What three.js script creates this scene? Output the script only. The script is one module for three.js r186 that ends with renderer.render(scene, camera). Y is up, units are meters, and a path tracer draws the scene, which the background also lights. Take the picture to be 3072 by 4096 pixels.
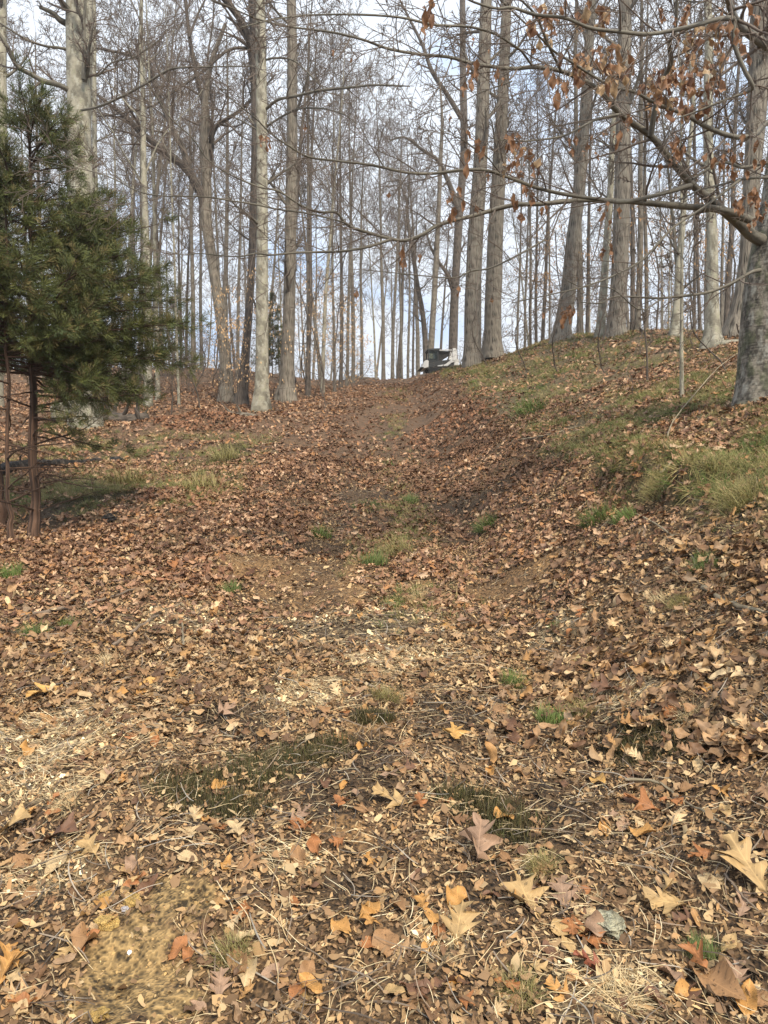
import * as THREE from 'three';
import { mergeGeometries } from 'three/addons/utils/BufferGeometryUtils.js';
import { createNoise3D, createNoise2D } from 'simplex-noise';
import { RoundedBoxGeometry } from 'three/addons/geometries/RoundedBoxGeometry.js';

// ---------------------------------------------------------------- random numbers
function rng(a) { return () => { a |= 0; a = (a + 0x6D2B79F5) | 0; let t = Math.imul(a ^ (a >>> 15), 1 | a); t = (t + Math.imul(t ^ (t >>> 7), 61 | t)) ^ t; return ((t ^ (t >>> 14)) >>> 0) / 4294967296; }; }
let R = rng(7);
const rr = (a, b) => a + (b - a) * R();
const pick = (a) => a[Math.floor(R() * a.length) % a.length];
const n3 = createNoise3D(rng(11)), n2 = createNoise2D(rng(12));
const clamp = (x, a = 0, b = 1) => Math.min(b, Math.max(a, x));
const ss = (a, b, x) => { const t = clamp((x - a) / (b - a)); return t * t * (3 - 2 * t); };
const lerp = (a, b, t) => a + (b - a) * t;
const V = (x, y, z) => new THREE.Vector3(x, y, z);

// ---------------------------------------------------------------- camera, sky, sun, exposure
const scene = new THREE.Scene();
const EYE = 1.5, FPX = 2925, CX = 1536, CY = 2048;            // a phone held level, 1.5 m above the path
const camera = new THREE.PerspectiveCamera(70, 0.75, 0.05, 1200);
camera.position.set(0, EYE, 0); camera.lookAt(0, EYE, -10);
const renderer = new THREE.WebGLRenderer();
renderer.toneMapping = THREE.LinearToneMapping;
renderer.toneMappingExposure = 1.05;
renderer.shadowMap.enabled = true;

{ // a high thin overcast with a few bluer gaps
  const w = 1024, h = 512, data = new Float32Array(w * h * 4);
  for (let j = 0; j < h; j++) for (let i = 0; i < w; i++) {
    const e = ((j + 0.5) / h - 0.5) * Math.PI, a = ((i + 0.5) / w) * 2 * Math.PI;
    const y = Math.sin(e), c = Math.cos(e), x = c * Math.cos(a), z = c * Math.sin(a);
    const k = 1.6 / (Math.max(y, 0) + 0.35), u = x * k, v = z * k;
    const n = 0.55 * n3(u * 1.1, v * 1.1, 3) + 0.3 * n3(u * 2.6, v * 2.6, 9) + 0.15 * n3(u * 6, v * 6, 17);
    const blue = ss(0.12, 0.75, n) * 0.75, up = 0.93 + 0.22 * Math.max(y, 0);
    const o = (j * w + i) * 4;
    data[o] = up * lerp(0.93, 0.58, blue); data[o + 1] = up * lerp(1.0, 0.80, blue); data[o + 2] = up * lerp(1.10, 1.15, blue); data[o + 3] = 1;
  }
  const sky = new THREE.DataTexture(data, w, h, THREE.RGBAFormat, THREE.FloatType);
  sky.mapping = THREE.EquirectangularReflectionMapping; sky.magFilter = THREE.LinearFilter; sky.needsUpdate = true;
  scene.background = sky; scene.environment = sky;
}
const sun = new THREE.DirectionalLight(new THREE.Color().setRGB(1, 0.895, 0.73), 4.8);   // the veiled sun, high behind the camera
sun.position.set(26, 62, 44); sun.target.position.set(0, 4, -12); sun.castShadow = true; sun.shadow.radius = 20;
Object.assign(sun.shadow.camera, { left: -70, right: 70, top: 70, bottom: -70, near: 1, far: 220 }); sun.shadow.mapSize.set(4096, 4096);
scene.add(sun, sun.target);
scene.fog = new THREE.FogExp2(new THREE.Color().setRGB(0.85, 0.85, 0.85), 0.0006);   // thin winter air

// ---------------------------------------------------------------- naming
const taken = new Map();
function numbered(n) { const k = taken.get(n) || 0; taken.set(n, k + 1); return k ? `${n}_${String(k).padStart(3, '0')}` : n; }
function tag(o, label, category, group, kind) { if (label) o.userData.label = label; if (category) o.userData.category = category; if (group) o.userData.group = group; if (kind) o.userData.kind = kind; return o; }
function top(o, name) { o.name = numbered(name); scene.add(o); return o; }
function shadows(o) { o.traverse((c) => { if (c.isMesh) { c.castShadow = true; c.receiveShadow = true; } }); return o; }
function part(name, geo, mat, parent) { const m = new THREE.Mesh(geo, mat); m.name = name; m.castShadow = m.receiveShadow = true; parent.add(m); return m; }

// ---------------------------------------------------------------- terrain
function hermite(xs, ys) {
  const n = xs.length, m = [];
  for (let i = 0; i < n; i++) { const a = i ? (ys[i] - ys[i - 1]) / (xs[i] - xs[i - 1]) : null, b = i < n - 1 ? (ys[i + 1] - ys[i]) / (xs[i + 1] - xs[i]) : null; m.push(a === null ? b : b === null ? a : a * b <= 0 ? 0 : 2 * a * b / (a + b)); }
  return (x) => {
    if (x <= xs[0]) return ys[0] + m[0] * (x - xs[0]); if (x >= xs[n - 1]) return ys[n - 1];
    let i = 0; while (x > xs[i + 1]) i++;
    const w = xs[i + 1] - xs[i], t = (x - xs[i]) / w, t2 = t * t, t3 = t2 * t;
    return (2 * t3 - 3 * t2 + 1) * ys[i] + (t3 - 2 * t2 + t) * w * m[i] + (-2 * t3 + 3 * t2) * ys[i + 1] + (t3 - t2) * w * m[i + 1];
  };
}
const pathRise = hermite([-8, 0, 2, 4, 6, 8, 10, 13, 16, 20, 25, 32, 40, 50, 58, 65, 90, 140, 300], [-0.7, 0, 0.2, 0.42, 0.68, 1.0, 1.35, 1.95, 2.65, 3.65, 4.95, 6.65, 8.3, 10.45, 11.5, 12.3, 14.2, 15, 15.5]);
const bankRise = hermite([0, 0.9, 1.6, 2.3, 2.6, 3.3, 4.6, 6, 7, 8.5, 11, 15, 20, 40], [0, 0.02, 0.3, 0.72, 0.95, 1.18, 1.6, 2.1, 2.42, 2.68, 2.6, 2.1, 1.6, 1]);
const pathX = (d) => 0.15 + 0.5 * ss(10, 45, d);
function height(x, d) {
  const w = n2(d * 0.35, 4.1) * 0.18 + n2(d * 1.3, 8.3) * 0.07;
  let h = pathRise(d), nearFade = ss(-2, 3, d);
  if (x > 0) h += bankRise(Math.max(0, x + w * ss(0.8, 2, x))) * (1 - 0.62 * ss(25, 52, d)) * (0.35 + 0.65 * ss(0, 4.5, d));
  else {
    const l = -x;
    h += 0.28 * ss(3, 9, l) * ss(13, 19, d) - 0.16 * ss(3, 6, l) * (1 - ss(9, 14, d)) - 0.55 * ss(4.5, 13, l) * ss(22, 27, d) * (1 - ss(34, 46, d)) + 1.5 * ss(3, 15, l) * ss(40, 68, d);
  }
  // the cut under the grass on the bank, the wheel tracks, the leaf mound, the dip under the cedars
  h += 0.13 * ss(2.52, 2.70, x + w) * (1 - ss(2.7, 3.6, x)) * ss(5.6, 6.4, d) * (1 - ss(8.0, 8.8, d)) * (0.9 + 0.7 * n2(d * 1.7, 31));
  h -= 0.10 * ss(2.2, 2.46, x + w) * (1 - ss(2.5, 2.66, x + w)) * ss(5.7, 6.5, d) * (1 - ss(7.8, 8.6, d)) * (1.1 + 0.6 * n2(d * 1.7, 31));
  for (const c of [-0.75, 0.85]) { const q = (x - c - pathX(d) - 0.1 * n2(d * 0.3, c)) / 0.27; h -= 0.055 * Math.exp(-q * q) * ss(3, 6, d); }
  { const a = (x + 5.1) / 1.5, b = (d - 20.6) / 0.9; h += 0.42 * Math.exp(-(a * a + b * b)); }
  { const a = (x + 3.0) / 0.5, b = (d - 21.5) / 0.6; h += 0.24 * Math.exp(-(a * a + b * b)); }
  { const a = (x + 4.7) / 1.3, b = (d - 10.2) / 0.8; h -= 0.12 * Math.exp(-(a * a + b * b)); }
  h += nearFade * (0.045 * n2(x * 0.7, d * 0.7) + 0.022 * n2(x * 2.1 + 9, d * 2.1) + 0.010 * n2(x * 6 + 3, d * 6)) + 0.14 * n2(x * 0.16 + 5, d * 0.16) * ss(5, 16, d);
  return h;
}
function normalAt(x, d, e = 0.06) { return V(-(height(x + e, d) - height(x - e, d)) / (2 * e), 1, (height(x, d + e) - height(x, d - e)) / (2 * e)).normalize(); }
// where a direction (given as a pixel of the 3072 x 4096 photograph) meets the ground: [x, depth, height]
function gp(px, py) {
  const u = (px - CX) / FPX, v = -(py - CY) / FPX; let lo = 0.8;
  for (let d = 0.8; d < 160; d *= 1.006) { if (EYE + v * d < height(u * d, d)) { let a = lo, b = d; for (let k = 0; k < 18; k++) { const m = (a + b) / 2; if (EYE + v * m < height(u * m, m)) b = m; else a = m; } return [u * b, b, height(u * b, b)]; } lo = d; }
  return [u * 120, 120, height(u * 120, 120)];
}
const at = (px, py, d) => V((px - CX) / FPX * d, EYE - (py - CY) / FPX * d, -d);

// patches of bare soil, moss, straw, read off the photograph as ellipses on the ground: px, py, half width, half height
function patch(px, py, rx, ry) { const [x, d] = gp(px, py), a = gp(px, py - ry)[1], b = gp(px, py + ry)[1]; return { x, d, rx: rx * d / FPX, rd: Math.max(0.03, Math.abs(a - b) / 2) }; }
const inside = (p, x, d, fuzz = 0.45, f = 3) => { const q = Math.hypot((x - p.x) / p.rx, (d - p.d) / p.rd) + fuzz * n2(x * f / Math.sqrt(p.rx) + p.x * 7, d * f / Math.sqrt(p.rd) + 3) * 0.8; return 1 - ss(0.72, 1.12, q); };
const CLAY = [[560, 3770, 210, 140], [700, 3570, 130, 90], [560, 4000, 240, 120], [470, 3890, 180, 80], [820, 3600, 70, 60]].map((a) => patch(...a));
const TAN = [[1260, 2320, 260, 90], [1000, 2270, 150, 55], [1420, 2370, 70, 35], [2060, 2330, 230, 55], [1480, 2900, 120, 45], [1400, 3330, 120, 60], [1700, 2350, 60, 25]].map((a) => patch(...a));
const DARK = [[2150, 3300, 260, 150], [1980, 3560, 170, 90], [1640, 1700, 130, 28], [1450, 1990, 150, 38], [1560, 1640, 90, 16], [1900, 2010, 110, 26], [1640, 1740, 160, 22], [1280, 2190, 200, 30], [1780, 2870, 150, 110], [1330, 3150, 190, 110], [1480, 3060, 120, 150], [900, 2870, 230, 70], [1780, 2030, 120, 30], [270, 2030, 170, 60], [1400, 2500, 300, 40], [1390, 3540, 150, 70], [280, 3800, 240, 60], [2950, 3900, 140, 70], [2450, 2880, 120, 60], [1700, 1745, 150, 20]].map((a) => patch(...a));
const MOSS = [[780, 3150, 170, 80], [1060, 3080, 160, 90], [1290, 3010, 110, 60], [2600, 2980, 190, 90], [2010, 3270, 130, 110], [960, 3230, 120, 50], [400, 1985, 220, 40], [1500, 2870, 70, 20], [930, 1800, 70, 22], [2450, 1790, 150, 30], [2860, 1900, 190, 36], [1870, 3200, 120, 60]].map((a) => patch(...a));
const STRAW = [[250, 2950, 380, 130], [1430, 2480, 330, 90], [1560, 2640, 230, 70], [150, 3150, 200, 70], [200, 3480, 210, 90], [2250, 2500, 160, 60], [1200, 2800, 200, 70], [2500, 2780, 120, 60], [2400, 3950, 260, 120], [700, 2450, 180, 60], [1150, 3450, 130, 70], [1750, 3750, 150, 100]].map((a) => patch(...a));
const most = (list, x, d, fuzz, f) => { let m = 0; for (const p of list) if (Math.abs(x - p.x) < p.rx * 1.8 && Math.abs(d - p.d) < p.rd * 1.8) m = Math.max(m, inside(p, x, d, fuzz, f)); return m; };
const bankTop = (x, d) => ss(2.35, 2.75, x + n2(d * 0.35, 4.1) * 0.18 + n2(d * 1.3, 8.3) * 0.07) * ss(3.2, 4.6, d);
// ---------------------------------------------------------------- procedural textures
function lattice(seed) { const t = new Float32Array(65536), r = rng(seed); for (let i = 0; i < 65536; i++) t[i] = r(); return t; }
function periodic(seed) { const t = lattice(seed); return (x, y, px, py) => { const xi = Math.floor(x), yi = Math.floor(y), fx = x - xi, fy = y - yi, sx = fx * fx * (3 - 2 * fx), sy = fy * fy * (3 - 2 * fy); const q = (i, j) => t[((((i % px) + px) % px) + (((j % py) + py) % py) * 251) & 65535]; return lerp(lerp(q(xi, yi), q(xi + 1, yi), sx), lerp(q(xi, yi + 1), q(xi + 1, yi + 1), sx), sy); }; }
const pn = periodic(5), pm = periodic(77);
function fbm(u, v, fx, fy, oct = 4) { let s = 0, a = 0.5, n = 0; for (let o = 0; o < oct; o++) { s += a * pn(u * fx + o * 13, v * fy + o * 7, fx, fy); n += a; a *= 0.55; fx *= 2; fy *= 2; } return s / n; }
function texture(size, f, srgb = true) {
  const w = size, data = new Uint8Array(w * w * 4);
  for (let j = 0; j < w; j++) for (let i = 0; i < w; i++) { const c = f((i + 0.5) / w, (j + 0.5) / w), o = (j * w + i) * 4; for (let k = 0; k < 3; k++) { const x = clamp(c[k]); data[o + k] = Math.round(255 * (srgb ? (x <= 0.0031308 ? 12.92 * x : 1.055 * Math.pow(x, 1 / 2.4) - 0.055) : x)); } data[o + 3] = 255; }
  const t = new THREE.DataTexture(data, w, w, THREE.RGBAFormat); t.wrapS = t.wrapT = THREE.RepeatWrapping; t.magFilter = THREE.LinearFilter; t.minFilter = THREE.LinearMipmapLinearFilter; t.generateMipmaps = true; if (srgb) t.colorSpace = THREE.SRGBColorSpace; t.needsUpdate = true; return t;
}
const grey = (x) => [x, x, x], mix3 = (a, b, t) => a.map((x, i) => lerp(x, b[i], t));
// furrowed bark: u round the trunk, v along it
const furrow = (u, v) => { const w = (fbm(u, v, 5, 5, 3) - 0.5) * 0.14, a = pm((u + w) * 24, v * 3, 24, 3), b = pn((u - w) * 48, v * 7, 48, 7), ridge = 1 - Math.abs(2 * a - 1); return clamp(0.65 * Math.pow(ridge, 0.7) + 0.35 * b); };
const T = {};
T.furrowColor = texture(512, (u, v) => { const f = furrow(u, v), g = fbm(u, v, 7, 7, 4), l = ss(0.6, 0.72, fbm(u + 0.3, v, 6, 8, 4)); let c = mix3([0.055, 0.044, 0.034], [0.30, 0.255, 0.205], ss(0.15, 0.8, f) * (0.6 + 0.7 * g)); return mix3(c, [0.32, 0.33, 0.27], l * 0.35 * f); });
T.furrowBump = texture(512, (u, v) => grey(furrow(u, v) * 0.85 + 0.15 * fbm(u, v, 40, 40, 2)), false);
T.darkColor = texture(512, (u, v) => { const f = furrow(u, v), g = fbm(u, v, 9, 9, 4); return mix3([0.022, 0.018, 0.015], [0.135, 0.11, 0.09], ss(0.2, 0.85, f) * (0.6 + 0.7 * g)); });
// smooth beech bark: grey skin with blotches of lichen, short cross wrinkles, dark spots
const wrinkle = (u, v) => pm(u * 9, v * 70, 9, 70);
T.beechColor = texture(512, (u, v) => { const a = fbm(u, v, 4, 5, 5), b = fbm(u + 0.5, v + 0.2, 9, 11, 4), w = wrinkle(u, v), s = pn(u * 60, v * 48, 60, 48) * pm(u * 24, v * 20, 24, 20); let c = mix3([0.20, 0.18, 0.135], [0.42, 0.385, 0.305], ss(0.3, 0.68, a)); c = mix3(c, [0.50, 0.49, 0.41], 0.6 * ss(0.58, 0.7, b)); c = mix3(c, [0.30, 0.31, 0.19], 0.5 * ss(0.55, 0.75, 1 - b) * ss(0.4, 0.6, a)); c = c.map((x) => x * (0.9 + 0.14 * w)); return mix3(c, [0.07, 0.06, 0.05], 0.8 * ss(0.62, 0.78, s)); });
T.beechBump = texture(512, (u, v) => grey(0.5 + 0.22 * (wrinkle(u, v) - 0.5) + 0.5 * (fbm(u, v, 10, 14, 4) - 0.5)), false);
// the old beech by the bank: darker, with mossy and sooty areas
T.oldBeech = texture(1024, (u, v) => { const a = fbm(u, v, 4, 3, 5), b = fbm(u + 0.4, v + 0.1, 8, 6, 4), w = wrinkle(u, v * 0.6); const fine = fbm(u + 0.1, v + 0.7, 24, 30, 4); let c = mix3([0.06, 0.053, 0.042], [0.235, 0.21, 0.17], ss(0.34, 0.66, 0.6 * a + 0.4 * fine)); c = mix3(c, [0.33, 0.33, 0.29], 0.6 * ss(0.56, 0.72, b)); c = mix3(c, [0.07, 0.085, 0.035], 0.5 * ss(0.5, 0.7, 1 - b)); return c.map((x) => x * (0.5 + 0.3 * w + 0.6 * fine)); });
T.cedarColor = texture(256, (u, v) => { const s = pm(u * 26, v * 3, 26, 3), f = fbm(u, v, 12, 4, 4); return mix3([0.05, 0.03, 0.02], [0.22, 0.135, 0.09], ss(0.2, 0.8, 0.6 * s + 0.4 * f)); });
T.cedarBump = texture(256, (u, v) => grey(0.6 * pm(u * 26, v * 3, 26, 3) + 0.4 * fbm(u, v, 20, 6, 3)), false);
T.charColor = texture(256, (u, v) => { const s = pm(u * 4, v * 30, 4, 30), f = fbm(u, v, 8, 12, 4); return mix3([0.006, 0.006, 0.007], [0.075, 0.07, 0.068], ss(0.35, 0.85, 0.5 * s + 0.5 * f)); });
T.charBump = texture(256, (u, v) => grey(0.6 * pm(u * 4, v * 30, 4, 30) + 0.4 * fbm(u, v, 16, 16, 3)), false);
// soil: grains, crumbs and specks; multiplied by the colour of the place
T.soil = texture(1024, (u, v) => { const a = fbm(u, v, 6, 6, 5), g = pn(u * 210, v * 210, 210, 210), c = pm(u * 90, v * 90, 90, 90), s = pn(u * 140 + 0.37, v * 140, 140, 140) * pm(u * 70, v * 70, 70, 70); let k = 0.54 + 0.4 * (a - 0.5) + 0.6 * (g - 0.5) + 0.75 * (c - 0.5); k = Math.max(0.08, k) + 0.6 * ss(0.62, 0.85, s); return [k * 1.02, k, k * 0.97]; });
T.soilBump = texture(1024, (u, v) => grey(0.4 * fbm(u, v, 12, 12, 4) + 0.3 * pn(u * 210, v * 210, 210, 210) + 0.3 * pm(u * 90, v * 90, 90, 90)), false);
// leaves: midrib and side veins, specks; multiplied by the tint of each leaf
const vein = (u, v, n, slope) => { const x = Math.abs(u - 0.5), m = 1 - ss(0.0, 0.018, x), q = (v - x * slope) * n, s = 1 - ss(0.02, 0.09, Math.abs(q - Math.round(q))); return Math.max(m, 0.65 * s); };
T.oakLeaf = texture(256, (u, v) => { const m = fbm(u, v, 6, 6, 4), sp = ss(0.66, 0.76, fbm(u + 0.3, v, 22, 22, 3)), ve = vein(u, v, 9, 0.9); let k = 0.62 + 0.55 * (m - 0.5) + 0.22 * ve; k *= 1 - 0.5 * sp; return [k * 1.03, k, k * 0.94]; });
T.beechLeaf = texture(256, (u, v) => { const m = fbm(u, v, 5, 5, 4), sp = ss(0.68, 0.76, fbm(u + 0.6, v, 26, 26, 3)), ve = vein(u, v, 15, 0.8); let k = 0.66 + 0.4 * (m - 0.5) + 0.2 * ve; k *= 1 - 0.5 * sp; return [k * 1.03, k, k * 0.93]; });

const std = (o) => new THREE.MeshStandardMaterial({ roughness: 0.9, metalness: 0, side: THREE.DoubleSide, ...o });
const lin = (r, g, b) => new THREE.Color().setRGB(r, g, b);
const M = {
  ground: std({ map: T.soil, bumpMap: T.soilBump, bumpScale: 0.02, vertexColors: true, roughness: 1 }),
  furrow: std({ map: T.furrowColor, color: lin(0.74, 0.75, 0.74), bumpMap: T.furrowBump, bumpScale: 0.03 }),
    darkBark: std({ map: T.darkColor, bumpMap: T.furrowBump, bumpScale: 0.02 }),
  beech: std({ map: T.beechColor, color: lin(0.78, 0.78, 0.76), bumpMap: T.beechBump, bumpScale: 0.012, roughness: 0.8 }),
    oldBeech: std({ map: T.oldBeech, bumpMap: T.beechBump, bumpScale: 0.02, roughness: 0.85 }),
  limb: std({ map: T.beechColor, bumpMap: T.beechBump, bumpScale: 0.004, color: lin(0.36, 0.345, 0.33), roughness: 0.65 }),
  limbDark: std({ map: T.darkColor, color: lin(0.9, 0.85, 0.8), roughness: 0.85 }),
  twig: std({ color: lin(0.135, 0.104, 0.082), roughness: 0.8 }),
  cedarBark: std({ map: T.cedarColor, bumpMap: T.cedarBump, bumpScale: 0.02, color: lin(0.72, 0.66, 0.62) }),
  char: std({ map: T.charColor, bumpMap: T.charBump, bumpScale: 0.02, roughness: 0.95, color: lin(0.95, 0.78, 0.62) }),
  oakLeaf: std({ map: T.oakLeaf, roughness: 0.75 }), beechLeaf: std({ map: T.beechLeaf, roughness: 0.65 }),
  chip: std({ roughness: 0.9 }), blade: std({ roughness: 0.75 }),
  stick: std({ map: T.darkColor, color: lin(1.9, 1.75, 1.55) }), stickGrey: std({ map: T.beechColor, color: lin(0.72, 0.64, 0.54) }),
};
// ---------------------------------------------------------------- tubes and branching
class Builder {
  constructor() { this.p = []; this.n = []; this.t = []; this.i = []; }
  tube(pts, rad, sides, mod, vScale = 1.2) {
    const base = this.p.length / 3, N = pts.length; let len = 0;
    const turns = Math.max(1, Math.round(2 * Math.PI * rad[0] / 0.9));
    const tan = (k) => V(0, 0, 0).subVectors(pts[Math.min(N - 1, k + 1)], pts[Math.max(0, k - 1)]).normalize();
    let t0 = tan(0), a = Math.abs(t0.y) < 0.95 ? V(0, 1, 0) : V(1, 0, 0), b = V(0, 0, 0).crossVectors(t0, a).normalize(); a = V(0, 0, 0).crossVectors(b, t0).normalize();
    const q = new THREE.Quaternion();
    for (let k = 0; k < N; k++) {
      const t = tan(k); if (k) { q.setFromUnitVectors(t0, t); a.applyQuaternion(q); b.applyQuaternion(q); t0 = t; len += pts[k].distanceTo(pts[k - 1]); }
      for (let s = 0; s <= sides; s++) {
        const f = s / sides * 2 * Math.PI, c = Math.cos(f), d = Math.sin(f), r = rad[k] * (mod ? mod(s === sides ? 0 : f, len, k) : 1);
        this.p.push(pts[k].x + (a.x * c + b.x * d) * r, pts[k].y + (a.y * c + b.y * d) * r, pts[k].z + (a.z * c + b.z * d) * r);
        this.n.push(a.x * c + b.x * d, a.y * c + b.y * d, a.z * c + b.z * d);
        this.t.push(s / sides * turns, len / vScale);
      }
    }
    for (let k = 0; k < N - 1; k++) for (let s = 0; s < sides; s++) { const o = base + k * (sides + 1) + s, w = o + sides + 1; this.i.push(o, o + 1, w, o + 1, w + 1, w); }
  }
  quad(a, b, c, d) { const o = this.p.length / 3, n = V(0, 0, 0).subVectors(b, a).cross(V(0, 0, 0).subVectors(d, a)).normalize(); for (const v of [a, b, c, d]) { this.p.push(v.x, v.y, v.z); this.n.push(n.x, n.y, n.z); } this.t.push(0, 0, 1, 0, 1, 1, 0, 1); this.i.push(o, o + 1, o + 2, o, o + 2, o + 3); }
  geo(recompute) {
    const g = new THREE.BufferGeometry();
    g.setAttribute('position', new THREE.Float32BufferAttribute(this.p, 3)); g.setAttribute('normal', new THREE.Float32BufferAttribute(this.n, 3)); g.setAttribute('uv', new THREE.Float32BufferAttribute(this.t, 2)); g.setIndex(this.i);
    if (recompute) g.computeVertexNormals(); return g;
  }
  get empty() { return !this.i.length; }
}
const rvec = () => { const z = rr(-1, 1), f = rr(0, 6.2832), s = Math.sqrt(1 - z * z); return V(s * Math.cos(f), z, s * Math.sin(f)); };
function turned(dir, ang, az) { const s = Math.abs(dir.y) < 0.95 ? V(0, 1, 0) : V(1, 0, 0), a = V(0, 0, 0).crossVectors(dir, s).normalize(), b = V(0, 0, 0).crossVectors(dir, a); return dir.clone().multiplyScalar(Math.cos(ang)).addScaledVector(a, Math.sin(ang) * Math.cos(az)).addScaledVector(b, Math.sin(ang) * Math.sin(az)).normalize(); }
// one branch and, below it, its own branches; out(level) gives the builder of that level; tips collects places for leaves
function grow(out, p, dir, len, r, lvl, st, tips) {
  const seg = st.seg[lvl], pts = [p.clone()], rad = [r], d = dir.clone(), rEnd = lvl >= st.max ? st.rmin * 0.7 : Math.max(st.rmin * 0.8, r * 0.22);
  for (let k = 1; k <= seg; k++) {
    d.addScaledVector(rvec(), st.wob[lvl]); d.y += st.up[lvl]; d.normalize();
    pts.push(pts[k - 1].clone().addScaledVector(d, len / seg)); rad.push(lerp(r, rEnd, k / seg));
  }
  out(lvl).tube(pts, rad, st.sides[lvl]);
  if (tips && lvl >= st.max - 1) tips.push({ p: pts[seg], d: d.clone() }, { p: pts[Math.ceil(seg / 2)], d: d.clone() });
  if (lvl < st.max) branches(out, pts, rad, lvl, st, len, 0.18, tips);
}
function branches(out, pts, rad, lvl, st, len, from, tips, n = st.n[lvl]) {
  const seg = pts.length - 1; let az = rr(0, 6.28);
  for (let k = 0; k < n; k++) {
    const t = from + (1 - from) * (k + R()) / n, x = Math.min(seg - 1e-4, t * seg), i = Math.floor(x), f = x - i;
    const q = pts[i].clone().lerp(pts[i + 1], f), dir = pts[i + 1].clone().sub(pts[i]).normalize(), r0 = lerp(rad[i], rad[i + 1], f);
    az += 2.4 + rr(-0.5, 0.5); if (lvl === 0 && st.onLimb) st.onLimb();
    grow(out, q, turned(dir, st.ang[lvl] * rr(0.7, 1.25), az), len * st.ratio[lvl] * rr(0.6, 1.25) * (1.15 - 0.65 * t), Math.max(st.rmin, Math.min(r0 * 0.75, r0 * st.rr[lvl])), lvl + 1, st, tips);
  }
}
const curve = (pts, n) => { const c = new THREE.CatmullRomCurve3(pts, false, 'centripetal'); return c.getPoints(n); };
function resample(vals, n) { const o = []; for (let k = 0; k <= n; k++) { const x = k / n * (vals.length - 1), i = Math.min(vals.length - 2, Math.floor(x)); o.push(lerp(vals[i], vals[i + 1], x - i)); } return o; }

// ---------------------------------------------------------------- leaves, 1 m long, lying in the xz plane with the tip towards -z
function leafGeo(kind, seed, rows = 18, k = {}) {
  const r = rng(seed), f = (a, b) => a + (b - a) * r();
  const roll = f(...(k.roll || [-2.2, 2.8])), bend = f(...(k.bend || [-0.9, 1.4])), twist = f(-0.5, 0.5), lobes = f(2.9, 4.1), ph = f(0.1, 0.6), fold = f(...(k.fold || [0, 0.25])), wob = f(0.02, 0.07), wph = f(0, 6), curl = f(...(k.curl || [-0.05, 0.22])), lob = Array.from({ length: 14 }, () => f(0.72, 1.12)), rag = k.ragged ?? 0.5;
  const p = [], uv = [], idx = [], cols = [-1, -0.5, 0, 0.5, 1];
  for (let j = 0; j <= rows; j++) {
    const t = j / rows;
    for (const s of cols) {
      const a = Math.abs(s); let w, sk = 0;
      if (kind === 'oak') { const tt = clamp((t - 0.1) / 0.9), env = 0.37 * Math.pow(Math.sin(Math.PI * Math.pow(tt, 0.85)), 0.62) * (tt > 0 ? 1 : 0), cy = lobes * tt + ph + (s < 0 ? 0.13 : 0), q = Math.pow(1 - Math.abs(2 * (cy - Math.floor(cy)) - 1), 1.15); w = Math.max(0.008, env * (0.2 + 0.92 * q) * lob[Math.floor(cy) + (s < 0 ? 7 : 0)] * (1 + 0.14 * rag * Math.sin(t * 41 + wph * s)) + 0.006); sk = (0.26 * q - 0.03) * env / 0.37; }
      else if (kind === 'round') { const tt = clamp((t - 0.06) / 0.94); w = Math.max(0.008, 0.42 * Math.pow(Math.sin(Math.PI * Math.pow(tt, 0.85)), 0.6)); }
      else { const tt = clamp((t - 0.05) / 0.95); w = Math.max(0.007, 0.25 * Math.pow(Math.sin(Math.PI * Math.pow(tt, 0.86)), 0.78) * (1 + 0.05 * Math.sin(tt * 70))); }
      let x = s * w, z = t + sk * a, y = fold * Math.abs(x) + curl * a * a * w * 2.2 * Math.sin(t * 7 + wph + s * 1.3) + wob * Math.sin(t * 9 + wph + s * 2) * a + (kind === 'beech' ? 0.016 * Math.sin((t - 0.7 * Math.abs(x)) * 62) * Math.min(1, a * 2) * Math.min(1, w * 8) : 0);
      if (Math.abs(roll) > 0.05) { const rad = 1 / roll / 0.6, b = x / rad; y += rad * (1 - Math.cos(b)); x = rad * Math.sin(b); }
      const tw = twist * (t - 0.5); [x, y] = [x * Math.cos(tw) - y * Math.sin(tw), x * Math.sin(tw) + y * Math.cos(tw)];
      if (Math.abs(bend) > 0.05) { const rad = 1 / bend, b = (z - 0.5) / rad; const zz = (rad - y) * Math.sin(b) + 0.5; y = rad - (rad - y) * Math.cos(b); z = zz; }
      p.push(x, y, -z); uv.push(0.5 + s * w, t);
    }
  }
  for (let j = 0; j < rows; j++) for (let c = 0; c < 4; c++) { const o = j * 5 + c; idx.push(o, o + 1, o + 5, o + 1, o + 6, o + 5); }
  let lo = 1e9, cx = 0, cz = 0; for (let q = 0; q < p.length; q += 3) lo = Math.min(lo, p[q + 1]);
  for (let q = 0; q < p.length; q += 3) { p[q + 1] -= k.hang ? 0 : lo; if (!k.hang) p[q + 2] += 0.5; }
  const g = new THREE.BufferGeometry(); g.setAttribute('position', new THREE.Float32BufferAttribute(p, 3)); g.setAttribute('uv', new THREE.Float32BufferAttribute(uv, 2)); g.setIndex(idx); g.computeVertexNormals(); return g;
}
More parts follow.
